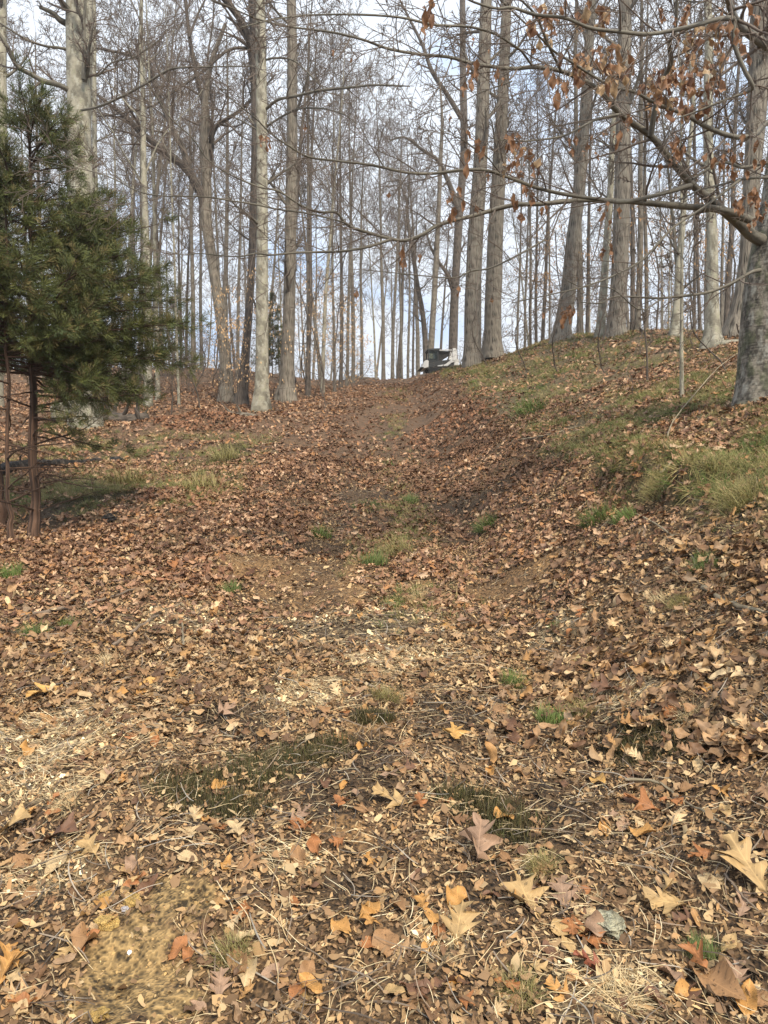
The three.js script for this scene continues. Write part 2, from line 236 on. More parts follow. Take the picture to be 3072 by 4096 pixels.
function sliverGeo(seed) { const r = rng(seed), n = 4, p = [], uv = [], idx = []; let b = (r() - 0.5) * 1.6, y = 0; for (let k = 0; k <= n; k++) { const t = k / n, w = (0.08 + 0.2 * r()) * (k === 0 || k === n ? 0.35 : 1); y = b * (t - 0.5) * (t - 0.5); p.push(-w + 0.1 * (r() - 0.5), y + 0.12 * r(), 0.5 - t, w, y + 0.12 * (r() - 0.3), 0.5 - t + 0.1 * (r() - 0.5)); uv.push(0, t, 1, t); if (k) { const o = (k - 1) * 2; idx.push(o, o + 1, o + 2, o + 1, o + 3, o + 2); } } const g = new THREE.BufferGeometry(); g.setAttribute('position', new THREE.Float32BufferAttribute(p, 3)); g.setAttribute('uv', new THREE.Float32BufferAttribute(uv, 2)); g.setIndex(idx); g.computeVertexNormals(); return g; }
function chipGeo(seed) { const r = rng(seed), n = 5 + Math.floor(r() * 3), p = [0, 0.08 * r(), 0], uv = [0.5, 0.5], idx = []; for (let k = 0; k < n; k++) { const a = k / n * 6.283 + r() * 0.6, q = 0.3 + 0.3 * r(); p.push(Math.cos(a) * q * 0.7, 0.22 * (r() - 0.3), Math.sin(a) * q); uv.push(0.5 + 0.5 * Math.cos(a), 0.5 + 0.5 * Math.sin(a)); idx.push(0, 1 + (k + 1) % n, 1 + k); } const g = new THREE.BufferGeometry(); g.setAttribute('position', new THREE.Float32BufferAttribute(p, 3)); g.setAttribute('uv', new THREE.Float32BufferAttribute(uv, 2)); g.setIndex(idx); g.computeVertexNormals(); return g.toNonIndexed(); }
// a blade: strip that rises from its foot and bends over; lean 0 upright .. 1.4 lying
function addBlade(b, foot, az, lean, len, w, droop, seg = 4) {
  const side = V(-Math.sin(az), 0, Math.cos(az)); let a = Math.PI / 2 - lean, p = foot.clone(), prev = null;
  for (let k = 0; k <= seg; k++) {
    const t = k / seg, ww = w * (1 - t * 0.92) * 0.5, l = p.clone().addScaledVector(side, -ww), r = p.clone().addScaledVector(side, ww);
    if (prev) b.quad(prev[0], prev[1], r, l); prev = [l, r];
    p = p.clone().add(V(Math.cos(az) * Math.cos(a), Math.sin(a), Math.sin(az) * Math.cos(a)).multiplyScalar(len / seg)); a -= droop / seg * (0.5 + t);
  }
}
function tuftGeo(seed, n, spread, len, w, lean, droop, seg = 4) { const keep = R; R = rng(seed); const b = new Builder(); for (let k = 0; k < n; k++) { const az = rr(0, 6.283), q = spread * Math.sqrt(R()); addBlade(b, V(Math.cos(az) * q, -0.01, Math.sin(az) * q), R() < 0.45 ? az + rr(-0.7, 0.7) : R() < 0.5 ? rr(0, 6.283) : 0.8 + rr(-0.6, 0.6), rr(lean[0], lean[1]), len * rr(0.5, 1.1), w * rr(0.6, 1.3), rr(droop[0], droop[1]), seg); } R = keep; return b.geo(); }
function strawGeo(seed) { const keep = R; R = rng(seed); const b = new Builder(); let a = 0, y = 0.01, p = V(0, 0.01, -0.5), c = rr(-0.8, 0.8), prev = null; for (let k = 0; k <= 6; k++) { const w = 0.5 * (1 - Math.abs(k / 6 - 0.4)), s = V(Math.cos(a), 0, -Math.sin(a)).multiplyScalar(0.011 * w * 2); const l = p.clone().sub(s), r = p.clone().add(s); r.y += 0.006; if (prev) b.quad(prev[0], prev[1], r, l); prev = [l, r]; a += c / 6; p = p.clone().add(V(Math.sin(a) / 6, 0.05 * Math.sin(k + c) / 2, Math.cos(a) / 6)); } R = keep; return b.geo(); }
// the two worn wheel tracks
const track = (x, d) => { const c = x - pathX(d) - 0.1 * n2(d * 0.3, 5), a = Math.min(Math.abs(c + 0.8), Math.abs(c - 0.8)); return (1 - ss(0.18, 0.46, a + 0.16 * n2(x * 2, d * 0.9))) * ss(5, 7.5, d) * (1 - ss(36, 46, d)) * ss(-0.7, 0.1, n2(x * 0.4 + 8, d * 0.22)); };
// ---------------------------------------------------------------- the ground: one sheet, cut along its patches into forest floor, path and bank
{
  const rows = []; for (let d = -8; d < 1; d += 0.6) rows.push(d); for (let d = 1; d < 300; d *= 1.0125) rows.push(d);
  const cols = []; for (let k = -150; k <= 150; k++) cols.push(k / 125);
  const nc = cols.length, pos = [], col = [], uv = [], faces = { ground: [], path: [], bank: [] };
  for (const d of rows) for (const u of cols) {
    const ex = Math.max(0, Math.abs(u) - 0.7), x = u * (Math.max(d, 0) + 1.5) + Math.sign(u) * ex * ex * 60, h = height(x, d);
    pos.push(x, h, -d); uv.push(x / 1.3, d / 1.3);
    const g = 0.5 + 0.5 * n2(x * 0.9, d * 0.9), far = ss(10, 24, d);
    let c = mix3([0.12, 0.072, 0.037], [0.20, 0.122, 0.06], g);
    c = mix3(c, [0.44, 0.34, 0.20], 0.75 * most(STRAW, x, d)); c = mix3(c, [0.085, 0.052, 0.026], 0.85 * most(DARK, x, d)); c = mix3(c, [0.36, 0.21, 0.09], 0.95 * most(TAN, x, d));
    c = mix3(c, [0.075, 0.055, 0.022], 0.9 * most(MOSS, x, d)); c = mix3(c, [0.43, 0.29, 0.125], 0.9 * most(CLAY, x, d, 0.6));
    { const q = track(x, d); c = mix3(c, [0.135, 0.08, 0.04], 0.7 * q); }
    c = mix3(c, [0.20, 0.165, 0.078], 0.6 * bankTop(x, d) * (1 - ss(26, 40, d)));
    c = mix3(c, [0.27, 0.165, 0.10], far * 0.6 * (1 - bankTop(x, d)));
    col.push(...c);
  }
  for (let j = 0; j < rows.length - 1; j++) for (let i = 0; i < nc - 1; i++) {
    const o = j * nc + i, x = (pos[o * 3] + pos[(o + nc + 1) * 3]) / 2, d = rows[j];
    const w = bankTop(x, d) > 0.5 && d < 45 ? 'bank' : Math.abs(x - pathX(d) - 0.15 * n2(d * 0.4, 2)) < 1.45 && d < 52 ? 'path' : 'ground';
    faces[w].push(o, o + 1, o + nc, o + 1, o + nc + 1, o + nc);
  }
  const all = new THREE.BufferGeometry(); all.setAttribute('position', new THREE.Float32BufferAttribute(pos, 3));
  const full = new Uint32Array(faces.ground.length + faces.path.length + faces.bank.length); let at0 = 0; for (const k of ['ground', 'path', 'bank']) { full.set(faces[k], at0); at0 += faces[k].length; }
  all.setIndex(new THREE.BufferAttribute(full, 1)); all.computeVertexNormals(); const nor = all.attributes.normal.array;
  const labels = /* of the three pieces */ { ground: 'leaf strewn forest floor under the bare trees', path: 'worn earth path climbing the hill between the trees', bank: 'grassy bank rising beside the path' };
  for (const k of ['ground', 'path', 'bank']) {
    const map = new Map(), p = [], n = [], t = [], c = [], idx = [];
    for (const v of faces[k]) { let m = map.get(v); if (m === undefined) { m = map.size; map.set(v, m); p.push(pos[v * 3], pos[v * 3 + 1], pos[v * 3 + 2]); n.push(nor[v * 3], nor[v * 3 + 1], nor[v * 3 + 2]); t.push(uv[v * 2], uv[v * 2 + 1]); c.push(col[v * 3], col[v * 3 + 1], col[v * 3 + 2]); } idx.push(m); }
    const g = new THREE.BufferGeometry(); g.setAttribute('position', new THREE.Float32BufferAttribute(p, 3)); g.setAttribute('normal', new THREE.Float32BufferAttribute(n, 3)); g.setAttribute('uv', new THREE.Float32BufferAttribute(t, 2)); g.setAttribute('color', new THREE.Float32BufferAttribute(c, 3)); g.setIndex(idx);
    const m = new THREE.Mesh(g, M.ground); m.receiveShadow = m.castShadow = true; top(m, k); tag(m, labels[k], k, null, 'structure');
  }
}

const TL = [['green', 1280, 2150, 80, 'bright green grass tuft beside the bare brown soil'], ['green', 1500, 2255, 90, 'green grass tuft with curved blades on the middle ridge of the path'], ['olive', 1590, 2215, 110, 'broad olive grass tuft behind the curved green one'], ['green', 2400, 2085, 130, 'wide dark green grass tuft lying over at the foot of the bank'], ['green', 2500, 2080, 90, 'second green tuft drooping beside the wide dark green one'], ['green', 140, 2545, 95, 'yellow green grass tuft below the long fallen stick'], ['green', 270, 2515, 70, 'smaller green grass tuft beside the yellow green one'], ['green', 925, 2370, 75, 'upright green grass tuft at the edge of the bare soil'], ['straw', 1200, 2715, 80, 'straw coloured dry tuft on the pale crumbs'], ['olive', 1540, 2800, 95, 'grey green grass fan spreading over the dark soil'], ['green', 2200, 2890, 110, 'dark green grass patch among brown leaves'], ['olive', 2330, 2860, 90, 'straw and green tuft beside the dark green grass patch'], ['green', 2050, 2740, 90, 'green grass tuft at the edge of the dark soil hollow'], ['green', 2830, 2270, 100, 'dark green tuft half covered by drifted leaves'], ['olive', 2990, 2010, 150, 'large drooping olive tuft hanging over the bank'], ['olive', 2880, 1880, 110, 'olive tuft on top of the bank above the cut'], ['olive', 2630, 1965, 95, 'olive tuft below the cut of the bank'], ['green', 1950, 2110, 90, 'green tuft on the far wheel track'], ['green', 2225, 2515, 32, 'tiny dark green tuft on the pale trodden ground'], ['straw', 2640, 2410, 90, 'tangled straw tuft beside the short grey stick'], ['olive', 2720, 2420, 70, 'olive tuft beside the tangled straw one'], ['olive', 510, 1935, 120, 'long bladed tuft growing against the charred log'], ['olive', 800, 1960, 130, 'yellowish drooping tuft on the rise beside the path'], ['olive', 900, 1840, 110, 'yellow grass tuft beyond the drooping one on the rise'], ['straw', 2480, 3990, 230, 'large straw coloured clump near the foot of the path'], ['green', 2810, 3830, 75, 'small green tuft bent over the dark hollow'], ['olive', 2165, 3480, 100, 'curly grey green tuft beside the dark moss'], ['straw', 2770, 2870, 120, 'bent pale grass clump in the brown leaf drift'], ['straw', 420, 2650, 70, 'small straw tuft beyond the bleached leaf'], ['straw', 270, 3230, 110, 'bent straw tuft beside the upright stalks'], ['straw', 1680, 2390, 90, 'spiky straw tuft across the pale trodden ground'], ['green', 1640, 2010, 60, 'small green tuft on the ridge between the wheel tracks'], ['green', 2120, 1650, 120, 'fresh green grass patch on the slope of the bank'], ['olive', 930, 3830, 120, 'fine dry tuft beside the pale folded leaf'], ['green', 40, 2310, 90, 'green tuft at the foot of the leaf drift by the cedars'], ['olive', 2080, 3990, 130, 'thin brown grass clump in the mulch below the curled oak leaf']];
const TUFTS_AT = TL.map(([, px, py, w]) => { const [x, d] = gp(px, py); return [x, d, 0.5 * w * d / FPX * 1.2]; });
// ---------------------------------------------------------------- litter that nobody could count
const OAKS = [1, 2, 3, 4, 5, 6, 7, 8].map((s) => leafGeo('oak', 100 + s, 18)), BEECHES = [1, 2, 3, 4, 5, 6].map((s) => leafGeo('beech', 200 + s, 14, { roll: [-3, 3.6], bend: [-1.2, 1.6] }));
const OAKFAR = [1, 2, 3, 4, 5].map((s) => leafGeo('oak', 300 + s, 9)), BEECHFAR = [1, 2, 3].map((s) => leafGeo('beech', 320 + s, 5));
const CHIPS = [...[1, 2, 3].map((s) => chipGeo(400 + s)), ...[1, 2, 3, 4, 5, 6].map((s) => sliverGeo(420 + s))], STRAWS = [1, 2, 3, 4, 5].map((s) => strawGeo(500 + s));
const BROWN = [[0.34, 0.20, 0.10], [0.22, 0.122, 0.06], [0.44, 0.28, 0.15], [0.14, 0.072, 0.036], [0.54, 0.365, 0.20], [0.36, 0.225, 0.128], [0.29, 0.195, 0.12], [0.42, 0.235, 0.09], [0.66, 0.49, 0.29], [0.37, 0.225, 0.11], [0.25, 0.145, 0.072], [0.17, 0.092, 0.048]];
const CRUMB = [[0.30, 0.185, 0.09], [0.38, 0.25, 0.125], [0.20, 0.12, 0.06], [0.46, 0.325, 0.17], [0.12, 0.07, 0.035], [0.36, 0.22, 0.10], [0.25, 0.155, 0.08], [0.16, 0.095, 0.05]];
const STRAWC = [[0.62, 0.48, 0.27], [0.52, 0.40, 0.22], [0.70, 0.58, 0.37], [0.42, 0.31, 0.17]];
const GREEN = [[0.085, 0.145, 0.02], [0.07, 0.12, 0.018], [0.12, 0.15, 0.03]], OLIVE = [[0.24, 0.205, 0.07], [0.20, 0.175, 0.056], [0.32, 0.26, 0.10], [0.40, 0.315, 0.14], [0.15, 0.148, 0.042]];
const tint = (c, v = 0.16) => { const k = 1 + rr(-v, v), j = rr(-0.05, 0.05); return lin(clamp(c[0] * k * (1 + j)), clamp(c[1] * k), clamp(c[2] * k * (1 - j))); };
const sampleZone = (d0, d1, side = 0.62) => { const d = Math.sqrt(lerp((d0 + 0.8) ** 2, (d1 + 0.8) ** 2, R())) - 0.8; return [rr(-side, side) * (d + 0.8), d]; };
const groundMatrix = (() => { const m = new THREE.Matrix4(), q = new THREE.Quaternion(), q2 = new THREE.Quaternion(), up = V(0, 1, 0), e = new THREE.Euler(); return (x, d, lift, yaw, tiltX, tiltZ, s, sx = 1, sy = 1) => { const n = normalAt(x, d, 0.05); q.setFromUnitVectors(up, n); q2.setFromEuler(e.set(tiltX, yaw, tiltZ, 'YXZ')); q.multiply(q2); return m.compose(V(x, height(x, d), -d).addScaledVector(n, lift), q, V(s * sx, s * sy, s)).clone(); }; })();
class Scatter {
  constructor(name, geos, mat, parent) { Object.assign(this, { name, geos, mat, parent, m: geos.map(() => []), c: geos.map(() => []) }); }
  add(matrix, color, which) { const k = which ?? Math.floor(R() * this.geos.length); this.m[k].push(matrix); this.c[k].push(color); }
  done() { let total = 0; this.geos.forEach((g, k) => { const n = this.m[k].length; if (!n) return; total += n; const im = new THREE.InstancedMesh(g, this.mat, n); im.name = this.name; im.castShadow = im.receiveShadow = true; for (let i = 0; i < n; i++) { im.setMatrixAt(i, this.m[k][i]); im.setColorAt(i, this.c[k][i]); } this.parent.add(im); }); console.log(this.name, total); }
}
const litter = new THREE.Group(); top(litter, 'leaf_litter'); tag(litter, 'brown fallen leaves and leaf crumbs covering path and forest floor', 'leaf litter', null, 'stuff');
const straw = new THREE.Group(); top(straw, 'dry_straw'); tag(straw, 'pale dry grass stalks scattered over the leaf litter', 'dry grass', null, 'stuff');
const grass = new THREE.Group(); top(grass, 'grass'); tag(grass, 'short olive and straw coloured grass on the bank and path', 'grass', null, 'stuff');
const moss = new THREE.Group(); top(moss, 'moss'); tag(moss, 'dark green moss growing in low patches on the path', 'moss', null, 'stuff');
{
  R = rng(21);
  const oak = new Scatter('oak_leaves', OAKS, M.oakLeaf, litter), beech = new Scatter('beech_leaves', BEECHES, M.beechLeaf, litter), oakF = new Scatter('oak_leaves', OAKFAR, M.oakLeaf, litter), beechF = new Scatter('beech_leaves', BEECHFAR, M.beechLeaf, litter);
  const chips = new Scatter('leaf_crumbs', CHIPS, M.chip, litter), stalks = new Scatter('straw_stalks', STRAWS, M.blade, straw);
  const bare = (x, d) => Math.max(most(CLAY, x, d, 0.3), 0.97 * most(TAN, x, d), 0.86 * most(DARK, x, d), 0.7 * most(MOSS, x, d));
  const leftGrass = (x, d) => ss(2.2, 3.2, -x) * (1 - ss(7.5, 9, -x)) * ss(10.5, 12, d) * (1 - ss(18, 20, d)) * ss(-0.45, 0.2, n2(x * 0.6, d * 0.6));
  const leafCover = (x, d) => {
    let k = 1 - bare(x, d); if (k <= 0) return 0;
    const c = x - pathX(d), near = 1 - ss(4.2, 7, d);
    k *= 1 - 0.55 * near * (1 - ss(0.5, 1.3, Math.abs(c - 0.1)));             // trodden near part of the path: crumbs instead of leaves
    k *= 1 - 0.5 * most(STRAW, x, d); k *= 1 - 0.65 * leftGrass(x, d); k *= 1 - 0.72 * track(x, d); k *= 1 - 0.4 * Math.exp(-(((x - pathX(d)) / 0.4) ** 2)) * ss(6, 8, d) * (1 - ss(26, 34, d)); for (const t of TUFTS_AT) { const q = Math.hypot(x - t[0], d - t[1]) / t[2]; if (q < 1) k *= 0.25; } k *= 0.75 + 0.45 * n2(x * 0.8 + 40, d * 0.6);
    k *= 1 - (0.6 + 0.15 * ss(9, 16, d)) * bankTop(x, d) * (0.6 + 0.5 * n2(x * 0.9, d * 0.5 + 70)); k *= 1 - 0.45 * ss(0.35, 0.8, 0.5 + 0.5 * n2(x * 0.5 + 20, d * 0.35)) * ss(14, 18, d) * (1 - bankTop(x, d)) * 0.6;
    return k;
  };
  // damp, darker leaves lie matted on the middle of the path, dry paler ones beside it
  const damp = (x, d) => clamp(ss(8, 10.5, d) * (1 - ss(30, 42, d)) * (1 - ss(1.6, 2.6, Math.abs(x - pathX(d) - 0.3))) * (0.55 + 0.6 * n2(x * 0.7 + 15, d * 0.35)) + 0.5 * ss(0.25, 0.7, n2(x * 0.55 + 90, d * 0.4 + 12)) * ss(4, 7, d));
  const DAMP = [[0.20, 0.10, 0.052], [0.26, 0.135, 0.07], [0.15, 0.078, 0.042], [0.31, 0.175, 0.095]];
  const REDDER = lin(1.16, 1.06, 1.16), PLAIN = lin(1.12, 1.12, 1.12);
  const lay = (N, d0, d1, s0, s1, A, B, tilt, lift, share) => { for (let k = 0; k < N; k++) { const [x, d] = sampleZone(d0, d1); if (R() > leafCover(x, d)) continue; const isOak = R() < share, s = rr(s0, s1) * (isOak ? 1.15 : 0.9); (isOak ? A : B).add(groundMatrix(x, d, rr(0, lift), rr(0, 6.283), rr(-tilt, tilt), rr(-tilt, tilt), s, rr(0.75, 1.05), rr(0.7, 1.35)), (R() < damp(x, d) ? tint(pick(DAMP)) : tint(pick(BROWN)).multiply(d > 5.5 ? REDDER : PLAIN))); } };
  lay(3000, 1.2, 4.5, 0.03, 0.09, oak, beech, 0.4, 0.014, 0.45);
  lay(13500, 3.6, 8, 0.045, 0.108, oak, beech, 0.55, 0.035, 0.5);
  lay(54000, 7, 16, 0.06, 0.13, oak, beech, 0.65, 0.05, 0.5);
  lay(135000, 14, 42, 0.08, 0.15, oakF, beechF, 0.7, 0.06, 0.55);
  lay(30000, 38, 75, 0.12, 0.22, oakF, beechF, 0.5, 0.05, 0.55);
  // drifts of large curled leaves on both sides of the trodden strip
  for (let k = 0; k < 3400; k++) { const left = R() < 0.36, px = left ? rr(-100, 1050) : rr(1950, 3200), py = left ? rr(2120, 2640) : rr(2150, 3050), [x, d] = gp(px, py); if (R() > leafCover(x, d) * (0.55 + 0.5 * n2(x * 1.3, d))) continue; (R() < 0.45 ? oak : beech).add(groundMatrix(x, d, rr(0.01, 0.06), rr(0, 6.283), rr(-0.7, 0.7), rr(-0.7, 0.7), rr(0.07, 0.125), rr(0.75, 1), rr(0.8, 1.5)), tint(pick(BROWN)).multiplyScalar(1.2)); }
  // deep heaps of leaves: the mounds by the path and the drift along its sides
  const heap = (px, py, rx, rd, n, s) => { const [cx, cd] = gp(px, py); for (let k = 0; k < n; k++) { const a = rr(0, 6.283), q = Math.sqrt(R()), x = cx + Math.cos(a) * q * rx, d = cd + Math.sin(a) * q * rd; (R() < 0.6 ? oak : beech).add(groundMatrix(x, d, rr(0, 0.08), rr(0, 6.283), rr(-0.9, 0.9), rr(-0.9, 0.9), s * rr(0.7, 1.2), 0.9, 0.8), tint(pick([[0.27, 0.13, 0.07], [0.33, 0.17, 0.09], [0.22, 0.11, 0.06]])).multiplyScalar(1.3)); } };
  heap(830, 1650, 1.5, 1.3, 900, 0.14); heap(1010, 1640, 0.5, 0.6, 160, 0.14); heap(1750, 1740, 0.9, 2.2, 500, 0.12); heap(750, 1980, 0.8, 1.0, 260, 0.12); heap(760, 2300, 0.4, 0.4, 60, 0.11); heap(1900, 1640, 0.6, 3, 250, 0.13);
  // crumbs
  const crumbs = (N, d0, d1, s0, s1) => { for (let k = 0; k < N; k++) { const [x, d] = sampleZone(d0, d1); const b = most(CLAY, x, d, 0.3) * 0.93 + most(TAN, x, d) * 0.72 + most(MOSS, x, d) * 0.6 + most(DARK, x, d) * 0.4; if (R() < b) continue; const pale = most(STRAW, x, d), dk = most(DARK, x, d); chips.add(groundMatrix(x, d, R() < 0.2 ? rr(0.008, 0.026) : rr(0, 0.008), rr(0, 6.283), rr(-0.7, 0.7), rr(-0.7, 0.7), rr(s0, s1) * (R() < 0.12 ? 1.9 : 1), rr(0.6, 1.2)), tint(R() < pale * 0.3 ? pick(STRAWC) : pick(CRUMB), 0.25).multiplyScalar(R() < pale * 0.5 ? 1.35 : 1.05).multiplyScalar(R() < dk * 0.8 ? 0.4 : 1)); } };
  crumbs(95000, 1.2, 5, 0.009, 0.03); crumbs(90000, 4.5, 9, 0.014, 0.04); crumbs(40000, 8, 16, 0.02, 0.05);
  // loose dry stalks, lying
  for (let k = 0; k < 70000; k++) { const [x, d] = sampleZone(1.2, k < 34000 ? 5 : 13); const w = 0.15 + 0.85 * most(STRAW, x, d); if (R() > w * (1 - 0.97 * most(CLAY, x, d, 0.3))) continue; const yaw = n2(x * 0.6, d * 0.6) * 2.2 + 1.4 + rr(-0.9, 0.9), s = rr(0.025, 0.17) * (R() < 0.6 ? 0.6 : 1); stalks.add(groundMatrix(x, d, rr(0.002, 0.02), yaw, rr(-0.2, 0.25), rr(-0.3, 0.3), s, rr(0.6, 1.05) * Math.min(2.2, 0.12 / s)), tint(pick(STRAWC), 0.2).multiplyScalar(0.95)); }
  // crumbs of clay, and small twigs and bits of bark
  for (const p of CLAY) for (let k = 0; k < 3600 * p.rx * p.rd + 30; k++) { const x = p.x + rr(-1.2, 1.2) * p.rx, d = p.d + rr(-1.2, 1.2) * p.rd; if (R() > inside(p, x, d, 0.3) + 0.1) continue; chips.add(groundMatrix(x, d, rr(-0.002, 0.004), rr(0, 6.283), rr(-0.9, 0.9), rr(-0.9, 0.9), rr(0.005, 0.02), rr(0.8, 1.3), rr(1, 2.5)), tint(pick([[0.42, 0.28, 0.115], [0.36, 0.235, 0.10], [0.48, 0.34, 0.16], [0.26, 0.17, 0.08]]), 0.2), Math.floor(R() * 3)); }
  for (let k = 0; k < 5200; k++) { const [x, d] = sampleZone(1.3, k < 2600 ? 6 : 18), s = rr(0.04, 0.22); if (most(CLAY, x, d, 0.3) > 0.4) continue; stalks.add(groundMatrix(x, d, rr(0.004, 0.03), rr(0, 6.283), rr(-0.15, 0.2), rr(-0.3, 0.3), s, rr(1.2, 2.2) * Math.min(2, 0.12 / s)), tint(pick([[0.16, 0.12, 0.085], [0.10, 0.075, 0.055], [0.30, 0.26, 0.21], [0.21, 0.16, 0.115]]), 0.25)); }
  const heapAt = (cx, cd, rx, n, s) => { for (let k = 0; k < n; k++) { const a = rr(0, 6.283), q = rx * (0.45 + 0.55 * R()), x = cx + Math.cos(a) * q, d = cd + Math.sin(a) * q; (R() < 0.5 ? oak : beech).add(groundMatrix(x, d, rr(0, 0.07), rr(0, 6.283), rr(-0.8, 0.8), rr(-0.8, 0.8), s * rr(0.7, 1.2), 0.9, 0.9), tint(pick(BROWN))); } };
  heapAt(4.72, 9, 0.62, 260, 0.11); heapAt(-4.2, 25, 0.5, 130, 0.13); heapAt(7.4, 16.5, 0.55, 130, 0.12); heapAt(-8.1, 20, 0.8, 200, 0.13); heapAt(3.85, 32, 0.7, 120, 0.15); heapAt(5.04, 34, 0.9, 120, 0.16); heapAt(6.55, 27, 0.8, 120, 0.14); heapAt(7.63, 24, 0.75, 130, 0.14); heapAt(-4.57, 9.6, 0.2, 60, 0.1); heapAt(-4.69, 9.2, 0.2, 40, 0.1); heapAt(8.68, 18, 0.8, 120, 0.12);
  for (const s of [oak, beech, oakF, beechF, chips, stalks]) s.done();

  // grass of the bank and the low grass of the path
  const TUFTS = [tuftGeo(601, 22, 0.05, 0.16, 0.004, [0.1, 1.0], [0.6, 2.0]), tuftGeo(602, 22, 0.06, 0.18, 0.004, [0.3, 1.2], [0.5, 1.6]), tuftGeo(603, 18, 0.04, 0.13, 0.004, [0, 0.9], [0.8, 2.2])];
  const g = new Scatter('grass_blades', TUFTS, M.blade, grass);
  for (let k = 0; k < 170000; k++) { const [x, d] = k < 70000 ? sampleZone(4, 13) : sampleZone(12, 40); let w = bankTop(x, d) * ss(-0.45, 0.4, n2(x * 0.55 + 3, d * 0.4 + 8) + 0.5 * n2(x * 2.1, d * 1.6)) * (1 - 0.3 * ss(30, 44, d)) * (1 - 0.4 * ss(7, 10, x)); const c = x - pathX(d); w = Math.max(w, 0.5 * Math.exp(-((c / 0.4) ** 2)) * ss(5, 8, d) * ss(-0.1, 0.45, n2(x, d * 0.5 + 30)) , 0.9 * leftGrass(x, d)); if (R() > w) continue; const green = ss(0.2, 0.7, n2(x * 0.7 + 50, d * 0.45)); g.add(groundMatrix(x, d, 0, rr(0, 6.28), 0, 0, rr(0.5, 1.0) * (1 + ss(10, 26, d) * 0.5)), tint(R() < 0.2 + 0.45 * green ? pick(GREEN) : pick(OLIVE), 0.25)); }
  // the overhang of the cut
  for (let k = 0; k < 110; k++) { const d = rr(5.2, 8.8), x = 2.62 - (n2(d * 0.35, 4.1) * 0.18 + n2(d * 1.3, 8.3) * 0.07) + rr(-0.03, 0.25); g.add(groundMatrix(x, d, 0.01, rr(0, 6.28), 0, 0.5, rr(0.8, 1.3)), tint(R() < 0.3 ? pick(GREEN) : pick(OLIVE), 0.25)); }
  g.done();
  const MOSSES = [tuftGeo(611, 14, 0.03, 0.028, 0.0035, [0, 0.8], [0, 0.8], 2), tuftGeo(612, 14, 0.035, 0.04, 0.0035, [0, 1], [0, 1], 2)];
  const ms = new Scatter('moss_shoots', MOSSES, M.blade, moss);
  for (const p of MOSS) { const n = Math.min(4000, 450 + 8000 * p.rx * p.rd); for (let k = 0; k < n; k++) { const x = p.x + rr(-1.3, 1.3) * p.rx, d = p.d + rr(-1.3, 1.3) * p.rd; if (R() > inside(p, x, d) * 0.9) continue; ms.add(groundMatrix(x, d, 0, rr(0, 6.28), rr(-0.2, 0.2), rr(-0.2, 0.2), rr(0.9, 1.9)), tint(pick([[0.05, 0.046, 0.013], [0.078, 0.066, 0.02], [0.045, 0.034, 0.014], [0.12, 0.088, 0.036], [0.065, 0.066, 0.016]]), 0.3)); } }
  ms.done();
}

